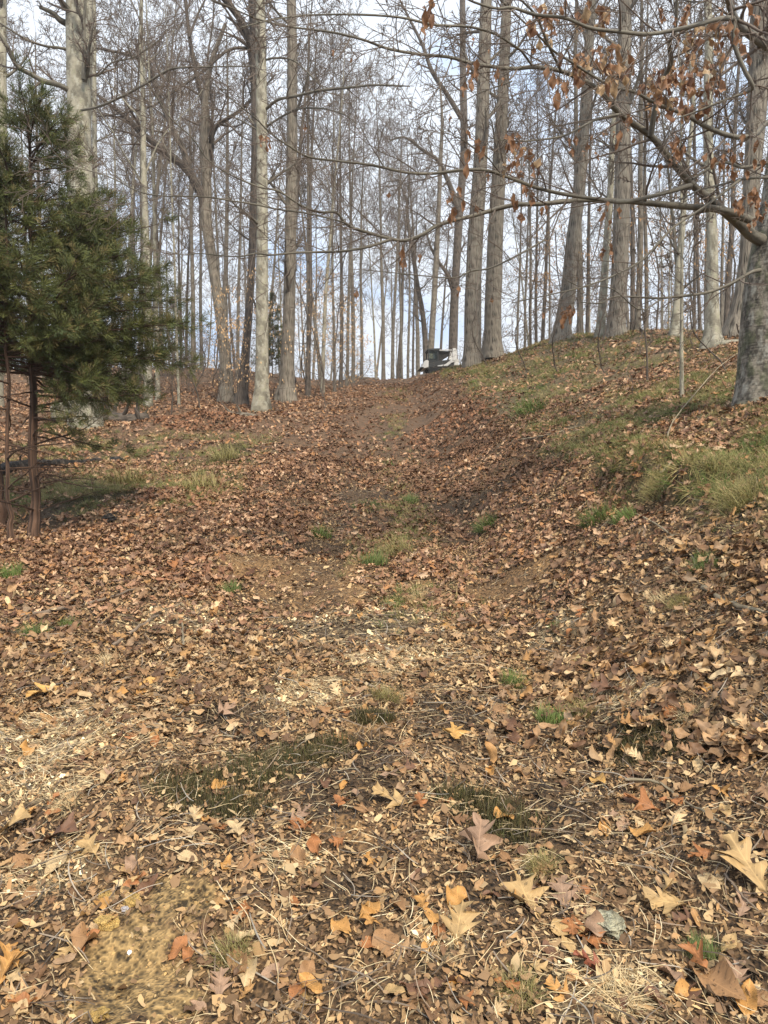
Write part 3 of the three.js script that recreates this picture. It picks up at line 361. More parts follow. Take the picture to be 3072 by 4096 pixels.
// ---------------------------------------------------------------- single leaves that stand out, laid where the photograph shows them
{
  R = rng(31);
  const set = (o, px, py, lenPx, ang, lift = 0.015, tiltX = 0, tiltZ = 0) => {
    const [x, d] = gp(px, py), slant = Math.hypot(x, d, EYE - height(x, d)), view = Math.atan2(EYE - height(x, d), d) + Math.atan(0.12), fs = Math.max(0.25, Math.sin(view));
    const a = ang * Math.PI / 180, gx = Math.cos(a), gz = Math.sin(a) / fs, st = Math.hypot(gx, gz), s = Math.min(0.26, lenPx * slant / FPX * Math.min(1.35, st)) * 0.86;
    const yaw = Math.atan2(-gx / st, gz / st);
    groundMatrix(x, d, lift, yaw, tiltX, tiltZ, s).decompose(o.position, o.quaternion, o.scale); return o;
  };
  const shapes = { oak: [leafGeo('oak', 711, 30, { roll: [-0.6, 0.7], bend: [-0.3, 0.4] }), leafGeo('oak', 712, 30, { roll: [0.6, 1.6], bend: [0.4, 1.0] }), leafGeo('oak', 713, 30, { roll: [-1.4, -0.6], bend: [-0.6, 0.2] })], beech: [leafGeo('beech', 721, 22, { roll: [0.4, 1.2], bend: [-0.4, 0.4] }), leafGeo('beech', 722, 22, { roll: [2, 3.2], bend: [0.3, 0.8] })], round: [leafGeo('round', 731, 18, { roll: [0.5, 1], bend: [-0.4, 0.4] })], rolled: [leafGeo('beech', 741, 20, { roll: [7, 9], bend: [-0.2, 0.3] })] };
  const C = { tan: [0.56, 0.38, 0.175], pale: [0.66, 0.49, 0.28], pink: [0.42, 0.27, 0.18], brown: [0.40, 0.225, 0.105], dark: [0.20, 0.10, 0.055], orange: [0.62, 0.33, 0.10], gold: [0.68, 0.40, 0.125], red: [0.30, 0.09, 0.045], white: [0.80, 0.70, 0.54], rust: [0.44, 0.185, 0.065] };
  const leaves = [
    ['oak', 0, 'tan', 1555, 3210, 165, 172, 'pale tan lobed oak leaf lying flat on the mulch below the pinkish folded leaf'], ['oak', 2, 'pink', 1905, 3425, 235, 72, 'long greyish pink oak leaf standing tip up beside the dark moss'],
    ['oak', 0, 'tan', 2105, 3620, 190, 110, 'broad yellowish tan oak leaf with dark specks beside the greyish leaf'], ['oak', 1, 'pink', 2252, 3590, 140, 75, 'greyish pink oak leaf upright beside the broad yellowish leaf'],
    ['round', 0, 'orange', 1826, 3615, 85, 80, 'round tan leaf with browned middle above the curled tan oak leaf'], ['beech', 0, 'orange', 1249, 3963, 115, 150, 'orange beech leaf with dark rotted blotches near the bottom of the path'],
    ['beech', 0, 'orange', 1363, 3732, 105, -42, 'bright orange leaf with dark specks crossed by a straw stalk'], ['rolled', 0, 'tan', 521, 3562, 85, 65, 'rolled tan beech leaf standing at the edge of the yellow clay'],
    ['beech', 0, 'brown', 102, 3467, 115, 38, 'ribbed orange brown beech leaf beside the fan of pale straw'], ['beech', 0, 'pale', 237, 3470, 120, 55, 'pale ribbed beech leaf lying over the fan of straw'],
    ['oak', 1, 'orange', 33, 3905, 125, 100, 'orange brown oak leaf at the edge of the dark mulch by the clay'], ['oak', 0, 'tan', 60, 3335, 150, 20, 'large flat tan oak leaf in the pale straw heap'],
    ['oak', 1, 'dark', 245, 3362, 165, 12, 'dark brown oak leaf with raised points lying on straw'], ['oak', 0, 'gold', 180, 2782, 130, 205, 'golden tan oak leaf alone on the pale crumbs'],
    ['beech', 0, 'white', 266, 2695, 72, 5, 'bleached whitish leaf above the golden tan oak leaf'], ['beech', 1, 'orange', 475, 2782, 92, 0, 'coppery ribbed beech leaf on pale litter'],
    ['beech', 1, 'gold', 583, 2742, 76, 20, 'golden folded beech leaf above the coppery ribbed one'], ['rolled', 0, 'rust', 617, 2978, 66, 100, 'narrow rust leaf standing upright in pale straw'],
    ['oak', 0, 'pink', 907, 2866, 86, 25, 'pinkish oak leaf lying on the dark bare soil'], ['round', 0, 'pale', 1560, 2848, 68, 0, 'pale curled leaf on the dark soil below the grass fan'],
    ['beech', 0, 'brown', 1624, 2990, 72, 40, 'tan pointed beech leaf on the bare dark soil'], ['oak', 1, 'pink', 1558, 3108, 98, 250, 'pinkish folded oak leaf with hanging lobes on the mulch'],
    ['oak', 2, 'dark', 1650, 3090, 100, 170, 'dark red brown crumpled leaf behind the pinkish folded one'], ['oak', 1, 'gold', 1815, 2950, 120, 80, 'golden curled oak leaf standing in the litter'],
    ['beech', 0, 'gold', 1774, 2513, 56, 72, 'bright orange yellow beech leaf upright above the mulch'], ['beech', 0, 'gold', 2394, 3138, 86, -62, 'narrow yellow orange leaf lying aslant below the moss'],
    ['beech', 0, 'brown', 2743, 3172, 100, -10, 'ribbed tan beech leaf beside the long grey twig'], ['oak', 0, 'rust', 2560, 3238, 125, 160, 'reddish brown oak leaf on mulch below the long twig'],
    ['beech', 0, 'tan', 2903, 3258, 72, 60, 'plain tan leaf lying beyond the end of the grey twig'], ['beech', 1, 'orange', 2573, 3352, 118, -45, 'large orange tan folded leaf with a sharp point'],
    ['oak', 0, 'tan', 2993, 3495, 200, 95, 'very large pale tan oak leaf with two holes'], ['oak', 2, 'tan', 2690, 3630, 225, 178, 'large curled tan oak leaf arched over a dark hollow'],
    ['oak', 1, 'red', 2352, 3880, 140, 170, 'dark red leaf beside a greyish one near the straw clump'], ['beech', 0, 'orange', 2995, 4020, 115, 40, 'broad orange leaf at the end of the long brown curled one'],
    ['rolled', 0, 'brown', 2865, 3965, 190, -52, 'long brown rolled leaf beside the hollow of dark mulch'], ['oak', 1, 'tan', 1840, 3722, 165, 62, 'curled tan oak leaf with spiny lobes below the round leaf'],
    ['beech', 1, 'pale', 2966, 2934, 98, -20, 'pale shining beech leaf on the drift of brown leaves'], ['beech', 1, 'gold', 2692, 2694, 78, 30, 'yellow tan folded leaf beyond the yellow rock'],
    ['oak', 0, 'dark', 2443, 2775, 112, 160, 'dark pinkish oak leaf with pointed lobes above the bare soil'], ['oak', 1, 'rust', 710, 2276, 76, 85, 'rust red oak leaf standing upright in the leaf drift'],
    ['oak', 0, 'tan', 494, 2332, 66, 15, 'tan oak leaf lying beyond the fallen stick'], ['oak', 0, 'pale', 2301, 2362, 62, 80, 'pale tan oak leaf with spread lobes beside the bare track'],
    ['rolled', 0, 'pale', 1243, 2352, 46, -15, 'pale curled leaf lying on the bare brown soil'], ['beech', 0, 'white', 1271, 2097, 40, 5, 'small bleached leaf above the green grass tuft'],
    ['oak', 1, 'pink', 1203, 3275, 105, 20, 'greyish brown oak leaf below the dark moss'], ['oak', 0, 'brown', 980, 3480, 120, 35, 'brown oak leaf at the edge of the mulch beside the straw stalk'],
    ['beech', 0, 'pale', 985, 3760, 95, 5, 'pale folded leaf with brown specks beside the clay patch'], ['oak', 2, 'pink', 880, 3965, 110, 100, 'faded pinkish leaf among dry grass beside the clay'],
    ['beech', 0, 'orange', 905, 3470, 62, 70, 'small orange leaf fragment on dark mulch'], ['beech', 0, 'tan', 2920, 3790, 90, 20, 'tan leaf on the mulch beyond the green grass tuft'],
    ['round', 0, 'tan', 2235, 3730, 70, 60, 'small rounded tan leaf under the striped pale leaf'], ['beech', 1, 'pale', 2330, 3670, 110, 5, 'pale ribbed leaf lying on the lichen covered bark'],
    ['oak', 2, 'rust', 2360, 3780, 120, -25, 'reddish many lobed oak leaf below the pale ribbed leaf'], ['beech', 0, 'brown', 2970, 3020, 95, 40, 'coppery brown leaf at the foot of the leaf drift'],
    ['round', 0, 'brown', 1540, 3790, 95, 95, 'brown curled leaf scrap standing on the mulch'], ['rolled', 0, 'brown', 1590, 3640, 90, -50, 'narrow rolled brown leaf pointing down the path'],
    ['beech', 0, 'rust', 2680, 2860, 80, 95, 'rust brown leaf standing in the drift beside the pale dry grass'], ['oak', 0, 'brown', 2590, 2700, 120, 10, 'broad brown oak leaf beyond the folded yellow one'],
  ];
  let hero = 0; const own = { oak: { roll: [-0.8, 1.2], bend: [-0.4, 0.6], curl: [0.05, 0.35], ragged: 1 }, beech: { roll: [0.2, 3.4], bend: [-0.6, 1.0], curl: [0, 0.3] }, round: { roll: [0.5, 1.5], bend: [-0.5, 0.6], curl: [0, 0.4] }, rolled: { roll: [5, 9], bend: [-0.3, 0.5] } }; const shapeOf = (k) => leafGeo(k === 'rolled' ? 'beech' : k, 7000 + hero++, 26, own[k]); const many24 = {}; for (const k in own) many24[k] = Array.from({ length: k === 'oak' || k === 'beech' ? 16 : 6 }, () => shapeOf(k));
  const lm = {}; const mat = (k, c) => lm[k + c] ||= std({ map: k === 'oak' ? T.oakLeaf : T.beechLeaf, color: lin(...C[c]), roughness: 0.65 });
  for (const [k, v, c, px, py, len, ang, label] of leaves) {
    const o = new THREE.Mesh(shapeOf(k), mat(k, c)); o.castShadow = o.receiveShadow = true; top(o, k === 'oak' ? 'oak_leaf' : 'fallen_leaf');
    set(o, px, py, len, ang, 0.010, k === 'rolled' ? 0.25 : rr(0.1, 0.35), rr(-0.12, 0.12)); tag(o, label, 'fallen leaf');
  }
  // further leaves that can be picked out one by one, alike but for where they lie
  const tones = { tan: 'tan', pale: 'pale', pink: 'greyish pink', brown: 'brown', dark: 'dark brown', orange: 'orange brown', rust: 'rust brown' }, toneKeys = Object.keys(tones);
  const where = (px, py) => py > 3500 ? (px < 1000 ? 'around the yellow clay' : px < 2000 ? 'on the mulch at the foot of the path' : 'around the large curled oak leaf') : py > 2900 ? (px < 1000 ? 'in the pale straw litter' : px < 2000 ? 'on the mulch between the moss patches' : 'around the moss below the leaf drift') : (px < 1100 ? 'along the fallen sticks' : px < 2000 ? 'on the trodden middle of the path' : 'in the leaf drift under the bank');
  for (let k = 0; k < 235; k++) {
    const px = rr(30, 3040), py = rr(2450, 4060), [x, d] = gp(px, py), kd = R() < 0.45 ? 'oak' : R() < 0.85 ? 'beech' : R() < 0.5 ? 'round' : 'rolled', v = Math.floor(R() * many24[kd].length), c = pick(toneKeys), ang = rr(0, 360), tz = rr(-0.3, 0.3), sc = rr(0.6, 1);
    if (most(CLAY, x, d, 0.3) > 0.3 || (most(MOSS, x, d) > 0.5 && R() < 0.6)) continue;
    const o = new THREE.Mesh(many24[kd][v], mat(kd, c)); o.castShadow = o.receiveShadow = true; top(o, kd === 'oak' ? 'oak_leaf' : 'fallen_leaf');
    set(o, px, py, 0.10 * sc * FPX / Math.hypot(d, 1.3), ang, 0.006, rr(-0.1, 0.3), tz);
    const many = { oak: 'lobed oak leaves', rolled: 'rolled leaves', round: 'rounded leaves', beech: 'oval beech leaves' }[kd], kind = kd === 'oak' ? 'lobed oak leaf' : kd === 'rolled' ? 'rolled leaf' : kd === 'round' ? 'rounded leaf' : 'oval beech leaf', w = where(px, py);
    tag(o, `${tones[c]} ${kind} lying ${w}`, 'fallen leaf', `${tones[c]} ${many} ${w}`);
  }

  // tufts of grass one can point at
  const proto = { green: [641, 300, 0.17, 0.22, 0.0065, [0.05, 1.0], [0.2, 1.2], GREEN], olive: [642, 280, 0.18, 0.24, 0.0065, [0.1, 1.1], [0.5, 1.8], OLIVE], straw: [643, 120, 0.11, 0.22, 0.005, [0.1, 1.35], [0.3, 1.8], STRAWC] };
  const tufts = {}; for (const k in proto) { const [s, n, sp, l, w, le, dr, cols] = proto[k]; tufts[k] = cols.slice(0, 2).map((c, i) => { const g = new THREE.Group(); for (let q = 0; q < 2; q++) part('blades', tuftGeo(s + i * 10 + q * 3, Math.round(n / 2), sp, l, w, le, dr), std({ color: lin(...(q ? mix3(c, [0.5, 0.4, 0.2], k === 'straw' ? 0.2 : 0.18) : c)), roughness: 0.7 }), g); return g; }); }
  TL.forEach(([k, px, py, w, label], i) => { const o = tufts[k][i % tufts[k].length].clone(); top(o, 'grass_tuft'); const [x, d] = gp(px, py), s = clamp(w * d / FPX / 0.30, 0.25, 1.9); groundMatrix(x, d, 0.01, i * 2.1, 0, 0, s, 1, 1).decompose(o.position, o.quaternion, o.scale); tag(o, label, 'grass tuft'); });

  // sticks
  const stick = (pts, w, mat, label, name = 'stick', forks = 0, liftEnd = 0) => {
    const q = pts.map(([px, py], i) => { const [x, d, h] = gp(px, py); return V(x, h + 0.02 + liftEnd * i / (pts.length - 1), -d); }), r = w / 2 * Math.hypot(q[0].x, q[0].z) / FPX, c = curve(q, 22).map((p) => p.add(rvec().multiplyScalar(r * 0.5)));
    const b = new Builder(); b.tube(c, c.map((_, i) => r * (1.1 - 0.6 * i / 22) * (1 + 0.15 * Math.sin(i * 1.7))), 8); const o = new THREE.Group(); const base = q[0].clone(); part('stem', b.geo().translate(-base.x, -base.y, -base.z), mat, o); o.position.copy(base);
    if (forks) { const f = new Builder(); for (let k = 0; k < forks; k++) { const i = 5 + Math.floor(rr(0, 14)), dir = c[i + 1].clone().sub(c[i]).normalize(); const t = turned(dir, rr(0.5, 1), rr(0, 6.28)); t.y = Math.abs(t.y) * 0.6; const L = rr(0.08, 0.3); f.tube([0, 1, 2, 3].map((j) => c[i].clone().addScaledVector(t, L * j / 3).add(rvec().multiplyScalar(L * 0.05))), [0, 1, 2, 3].map((j) => r * 0.45 * (1 - j * 0.25)), 5); } part('side_twig', f.geo().translate(-base.x, -base.y, -base.z), mat, o); }
    top(o, name); tag(o, label, name === 'stick' ? 'stick' : 'branch'); return o;
  };
  stick([[80, 2472], [309, 2434], [549, 2360]], 15, M.stick, 'long brown stick lying across the leaves above the green tufts');
  stick([[451, 2595], [617, 2478], [759, 2404]], 14, M.stick, 'brown stick lying aslant towards the rust coloured upright leaf');
  stick([[735, 2600], [728, 2500], [720, 2430]], 8, M.stickGrey, 'thin pale grey twig pointing down the slope', 'stick', 2);
  stick([[740, 2215], [890, 2190]], 10, M.stick, 'short tan stick at the edge of the bare soil');
  stick([[2813, 2360], [2925, 2428], [3072, 2465], [3200, 2490]], 18, M.stickGrey, 'thick grey and white stick half buried in the leaf drift');
  stick([[2480, 2040], [2604, 2095], [2696, 2157], [2776, 2256], [2779, 2311]], 7, M.stickGrey, 'forked thin twig arching over the leaves under the bank', 'stick', 6);
  stick([[2554, 1972], [2640, 1900], [2690, 1854]], 10, M.stickGrey, 'grey stick leaning in the cut of the bank', 'stick', 1);
  stick([[2048, 1768], [2202, 1743], [2307, 1712]], 8, M.stickGrey, 'grey stick lying along the grassy slope');
  stick([[2505, 3137], [2634, 3149], [2715, 3211], [2838, 3279], [2925, 3335]], 11, M.stickGrey, 'long grey twig running down past the ribbed tan leaf', 'stick', 3);
  stick([[2338, 2218], [2418, 2194], [2523, 2181]], 10, M.stick, 'brown stick with a split end in the leaf drift');
  stick([[2690, 3370], [2850, 3362]], 9, M.darkBark, 'short black twig beside the orange folded leaf');
  stick([[457, 1947], [560, 1950], [648, 1931]], 7, M.stick, 'thin dark stick on the dip below the charred log', 'stick', 1);
  stick([[2900, 3520], [2980, 3620], [3060, 3690]], 10, M.stick, 'thin brown twig below the very large oak leaf', 'stick', 1);
  stick([[1330, 2455], [1500, 2470], [1660, 2462]], 6, M.stick, 'thin straight stem lying across the pale trodden ground');
  stick([[2660, 1800], [2700, 1700], [2812, 1576], [2902, 1496], [3014, 1435]], 7, M.stickGrey, 'bare fallen branch leaning towards the old beech', 'branch', 9, 0.25);
  stick([[880, 1700], [1000, 1660], [1090, 1590]], 8, M.stickGrey, 'pale stick lying below the leaf mound', 'stick', 2);
  // the yellow rock, the lichen bark, clods of clay
  const rock = (px, py, w, mat, name, label, cat, seed, flat = 0.7, long = 1) => { const g = new THREE.IcosahedronGeometry(0.5, 4), p = g.attributes.position; for (let i = 0; i < p.count; i++) { const v = V(p.getX(i), p.getY(i), p.getZ(i)).multiplyScalar(2), k = 0.5 * (1 + 0.28 * n3(v.x * 1.1 + seed, v.y * 1.1, v.z * 1.1) + 0.12 * n3(v.x * 3, v.y * 3 + seed, v.z * 3) + 0.04 * n3(v.x * 9, v.y * 9, v.z * 9 + seed)); p.setXYZ(i, v.x * k * long, v.y * k * flat, v.z * k); } g.computeVertexNormals(); const o = new THREE.Mesh(g, mat); o.castShadow = o.receiveShadow = true; const [x, d] = gp(px, py), s = w * Math.hypot(d, 1) / FPX; groundMatrix(x, d, s * 0.18, seed, 0, 0, s).decompose(o.position, o.quaternion, o.scale); top(o, name); tag(o, label, cat); };
  const stone = std({ map: T.soil, bumpMap: T.soilBump, bumpScale: 0.01, color: lin(1.1, 0.85, 0.42) });
  rock(2335, 2655, 72, stone, 'rock', 'yellow tan rock half buried in leaves', 'rock', 3);
  rock(2437, 3710, 105, std({ map: T.beechColor, bumpMap: T.beechBump, bumpScale: 0.03, color: lin(0.95, 0.97, 0.85) }), 'bark_chunk', 'lichen covered chunk of bark below the striped pale leaf', 'bark chunk', 5, 0.45, 1.3);
  const clay = std({ map: T.soil, bumpMap: T.soilBump, bumpScale: 0.01, color: lin(1.25, 0.84, 0.28) });
  rock(530, 3615, 60, clay, 'clay_clod', 'angular yellow clay clod below the rolled leaf', 'clod', 8); rock(430, 3700, 70, clay, 'clay_clod', 'crumbling yellow clod at the upper edge of the clay patch', 'clod', 9, 0.5, 1.4); rock(430, 3590, 60, clay, 'clay_clod', 'rounded yellow clod beside the rolled leaf', 'clod', 12, 0.5); rock(400, 4070, 60, clay, 'clay_clod', 'pale clay clod at the lower end of the patch', 'clod', 14, 0.5, 1.2);
  rock(500, 3640, 26, std({ color: lin(0.34, 0.32, 0.33), roughness: 0.7 }), 'pebble', 'grey pebble beside the angular clay clod', 'pebble', 10); rock(518, 3812, 16, std({ color: lin(0.75, 0.74, 0.74), roughness: 0.7 }), 'pebble', 'tiny white pebble at the end of a straw stalk', 'pebble', 11);
}
// ---------------------------------------------------------------- trees
const FOREST = { max: 4, n: [16, 6, 5, 4], seg: [8, 7, 5, 3, 2], sides: [8, 5, 4, 3, 3], wob: [0.05, 0.16, 0.2, 0.22, 0.2], up: [0.1, 0.06, 0.04, 0.03, 0.02], ang: [0.95, 0.75, 0.7, 0.7], ratio: [0.3, 0.5, 0.5, 0.55], rr: [0.34, 0.55, 0.55, 0.6], rmin: 0.0075 };
function flare(f, len, r0, seed, h = 0.7, amt = 0.5) { const k = Math.exp(-len / h); return 1 + amt * k * (0.45 + 0.55 * Math.cos(5 * f + seed) * 0.6 + 0.25 * Math.sin(3 * f + seed * 2)) + 0.035 * Math.sin(2 * f + len * 0.7 + seed) + 0.02 * Math.sin(7 * f + len * 1.9); }
// a tree from its traced stem: [px, py, width px] from top to foot, at one distance
function tracedStem(list, d, fat = 1) {
  const L = [...list].reverse(), pts = L.map(([x, y]) => at(x, y, d)), rad = L.map(([, , w]) => w / 2 * d / FPX * fat), g = height(pts[0].x, d);
  if (pts[0].y > g) { pts.unshift(V(pts[0].x, g - 0.15, -d)); rad.unshift(rad[0] * 1.1); } else { pts[0].y = Math.min(pts[0].y, g - 0.1); }
  const t = pts[pts.length - 1], dir = t.clone().sub(pts[pts.length - 2]).normalize(); // carry on above the frame
  let r = rad[rad.length - 1]; for (let k = 1; k <= 3; k++) { pts.push(t.clone().addScaledVector(dir, 2.2 * k).add(V(rr(-0.15, 0.15) * k, 0, rr(-0.2, 0.2) * k))); rad.push(r * (1 - 0.22 * k)); }
  return { pts, rad };
}
function smoothStem(pts, rad, n) { const c = new THREE.CatmullRomCurve3(pts, false, 'centripetal'), P = [], Q = []; for (let k = 0; k <= n; k++) { const u = k / n; P.push(c.getPoint(u)); const x = u * (rad.length - 1), i = Math.min(rad.length - 2, Math.floor(x)); Q.push(lerp(rad[i], rad[i + 1], x - i)); } return [P, Q]; }
function local(b, base) { return b.geo().translate(-base.x, -base.y, -base.z); }
// limbs: [[px,py,w],...] traced, with dd the change of distance at the tip
function tracedTree(name, label, cat, stem, d, mat, o = {}) {
  const { pts, rad } = tracedStem(stem, d), base = V(pts[0].x, height(pts[0].x, d), -d), g = new THREE.Group(); g.position.copy(base);
  const [P, Q] = smoothStem(pts, rad, o.n || 40), tb = new Builder(), seed = rr(0, 6);
  tb.tube(P, Q, o.sides || 20, (f, len) => flare(f, len, Q[0], seed, o.flareH || 0.6, o.flare ?? 0.35)); part('trunk', tb.geo(true).translate(-base.x, -base.y, -base.z), mat, g);
  const st = { ...FOREST, ...(o.style || {}) };
  for (const L of o.limbs || []) {
    const q = L.p.map(([x, y], i) => at(x, y, d + (L.d0 || 0) + (L.dd || 0) * i / (L.p.length - 1))), r = L.p.map(([, , w]) => w / 2 * d / FPX), [lp, lr] = smoothStem(q, r.length > 1 ? r : [r[0], r[0]], 20), lb = new Builder();
    lb.tube(lp, lr, 10); const limb = part('limb', local(lb, base), L.mat || o.limbMat || mat, g), tw = new Builder();
    branches(() => tw, lp, lr, 1, { ...st, n: [0, L.n || 8, 5, 4] }, (L.len || lp[0].distanceTo(lp[20]) * 0.8), 0.25);
    if (!tw.empty) part('twigs', local(tw, base), o.twigMat || M.twig, limb);
  }
  let lb = null, tw = null; const close = () => { if (lb && !lb.empty) { const limb = part('limb', local(lb, base), o.limbMat || mat, g); if (!tw.empty) part('twigs', local(tw, base), o.twigMat || M.twig, limb); } lb = new Builder(); tw = new Builder(); };
  if (o.crown !== 0) { st.onLimb = close; branches((l) => (l <= 1 ? lb : tw), P, Q, 0, st, o.crown || 14, o.from ?? 0.3, null, o.count || 14); close(); }
  top(g, name); tag(g, label, cat, o.group); return g;
}
R = rng(41);
const sp = (a) => a; // reads as: stem traced from the top down
const spread = { n: [14, 8, 6, 4], ratio: [0.34, 0.5, 0.5, 0.55] };
// -- left: the big spotted beech behind the cedar
tracedTree('beech_tree', 'large pale spotted beech behind the green cedar', 'tree', [[318, 0, 98], [316, 300, 92], [318, 600, 94], [332, 900, 97], [340, 1200, 98], [345, 1500, 106], [344, 1620, 116], [343, 1700, 132]], 20, M.beech, { flare: 0.12, crown: 6, count: 9, from: 0.45, limbMat: M.limb, style: spread, limbs: [
  { p: [[300, 390, 24], [278, 364, 22], [235, 340, 20], [173, 324, 19], [123, 296, 18], [68, 265, 17], [43, 210, 15], [0, 139, 13], [-60, 60, 10]], dd: -1.5, n: 9 }, { p: [[333, 318, 16], [337, 250, 12], [339, 185, 11], [336, 93, 10], [343, 0, 9], [350, -120, 6]], d0: -0.4, dd: -0.4, n: 5, len: 2 }, { p: [[336, 90, 11], [318, 55, 14], [302, 0, 13], [290, -80, 9]], d0: -0.45, dd: -0.4, n: 4, len: 2 },
  { p: [[268, 95, 26], [240, 80, 22], [210, 52, 18], [157, 28, 11]], dd: -0.4, n: 2, len: 1.2 }, { p: [[280, 200, 12], [230, 190, 10], [185, 185, 9], [111, 160, 8], [0, 92, 6]], dd: -1, n: 7 }, { p: [[360, 300, 7], [395, 300, 7], [444, 253, 6], [537, 228, 5], [650, 150, 4]], dd: -1, n: 8 },
  { p: [[325, 441, 10], [395, 426, 9], [494, 383, 9], [586, 333, 8], [679, 278, 8], [772, 269, 6], [1024, 265, 4]], d0: -0.5, dd: -2, n: 12, len: 3 } ] });
tracedTree('pale_tree', 'slim pale trunk at the edge of the wood beyond the cedar top', 'tree', [[4, 0, 40], [4, 300, 42], [6, 460, 44], [-10, 1000, 50], [-20, 1700, 60]], 23, M.beech, { crown: 6, count: 8, from: 0.35, limbMat: M.limb });
tracedTree('beech_tree', 'pale beech trunk standing close behind the large spotted beech', 'tree', [[375, 0, 16], [378, 600, 20], [388, 1100, 24], [392, 1500, 28], [396, 1660, 38]], 23.5, M.beech, { crown: 6, count: 10, from: 0.4, limbMat: M.limb });
// -- the dark tree with the wide fork
tracedTree('forked_tree', 'dark leaning tree with wide forked limbs between cedar and spotted slim beech', 'tree', [[827, 760, 40], [824, 864, 42], [850, 1050, 42], [880, 1250, 44], [900, 1420, 46], [908, 1560, 56], [910, 1610, 74]], 28, M.furrow, { crown: 0, limbMat: M.darkBark, sides: 16, limbs: [
  { p: [[815, 830, 32], [796, 753, 32], [747, 679, 30], [679, 617, 28], [605, 562, 25], [556, 525, 22], [518, 481, 19], [457, 432, 15], [370, 364, 10], [300, 300, 6]], dd: -2, n: 14, len: 5 }, { p: [[790, 760, 26], [772, 728, 27], [728, 586, 25], [691, 518, 22], [654, 432, 20], [623, 352, 18], [593, 272, 15], [543, 228, 13], [450, 205, 10], [370, 190, 7]], dd: 1.5, n: 14, len: 5 },
  { p: [[828, 790, 30], [830, 740, 26], [840, 648, 24], [846, 537, 22], [815, 420, 20], [784, 296, 18], [759, 154, 16], [741, 0, 13], [720, -150, 8]], dd: 1, n: 14, len: 5 }, { p: [[843, 560, 20], [862, 510, 18], [889, 488, 16], [957, 444, 13], [1024, 383, 10], [1100, 300, 6]], dd: -1, n: 9, len: 4 }, { p: [[838, 600, 12], [850, 450, 11], [830, 250, 9], [850, 100, 7], [860, -50, 5]], dd: 1.5, n: 9, len: 4 }, { p: [[757, 150, 10], [790, 60, 9], [820, 0, 7], [850, -60, 5]], dd: 1, n: 5, len: 3 } ] });
tracedTree('dark_tree', 'nearly black trunk just behind the slim spotted beech, forking high up', 'tree', [[1016, 300, 30], [1020, 560, 28], [1012, 900, 30], [1002, 1150, 31], [985, 1380, 34], [970, 1560, 44], [968, 1600, 52]], 27, M.darkBark, { crown: 7, count: 6, from: 0.4, limbMat: M.darkBark, sides: 16, limbs: [ { p: [[1016, 330, 30], [1010, 247, 30], [994, 154, 29], [963, 80, 27], [901, 0, 24], [850, -70, 18]], dd: -1, n: 8, len: 4 }, { p: [[1014, 300, 26], [1012, 200, 25], [1008, 90, 24], [1004, 0, 22], [1000, -120, 16]], dd: 0.5, n: 8, len: 4 }, { p: [[1018, 200, 12], [963, 191, 12], [907, 204, 11], [821, 278, 10], [679, 377, 9], [605, 426, 7], [506, 450, 6], [370, 470, 4]], dd: -3, n: 12, len: 3 } ] });
// -- the slim grey beech by the leaf mound
tracedTree('beech_tree', 'slim smooth beech with a ring scar standing beside the leaf mound', 'tree', [[1042, 0, 38], [1046, 400, 43], [1049, 800, 46], [1048, 1200, 48], [1048, 1450, 50], [1047, 1550, 55], [1045, 1615, 74]], 25, M.beech, { flare: 0.3, crown: 5, count: 8, from: 0.4, limbMat: M.limb, style: spread, limbs: [ { p: [[1060, 440, 12], [1110, 400, 11], [1180, 385, 10], [1280, 362, 10], [1400, 350, 9], [1500, 340, 7], [1640, 345, 4]], dd: -3, n: 12, len: 3 }, { p: [[1060, 510, 9], [1130, 465, 8], [1190, 437, 7], [1290, 434, 6], [1380, 460, 5], [1420, 490, 3]], dd: -2, n: 10, len: 2.5 }, { p: [[1060, 240, 8], [1100, 232, 8], [1170, 240, 7], [1240, 300, 6], [1300, 360, 4]], dd: -1, n: 8, len: 2.5 }, { p: [[1030, 520, 6], [960, 480, 5], [900, 460, 4], [800, 470, 3]], dd: -1, n: 8, len: 2.5 } ] });
tracedTree('oak_tree', 'straight furrowed oak trunk at the edge of the path beyond the slim beech', 'tree', [[1165, 0, 36], [1169, 400, 43], [1163, 900, 45], [1156, 1250, 50], [1150, 1450, 56], [1148, 1530, 62], [1146, 1575, 80]], 29, M.furrow, { crown: 8, count: 13, from: 0.42, style: spread });
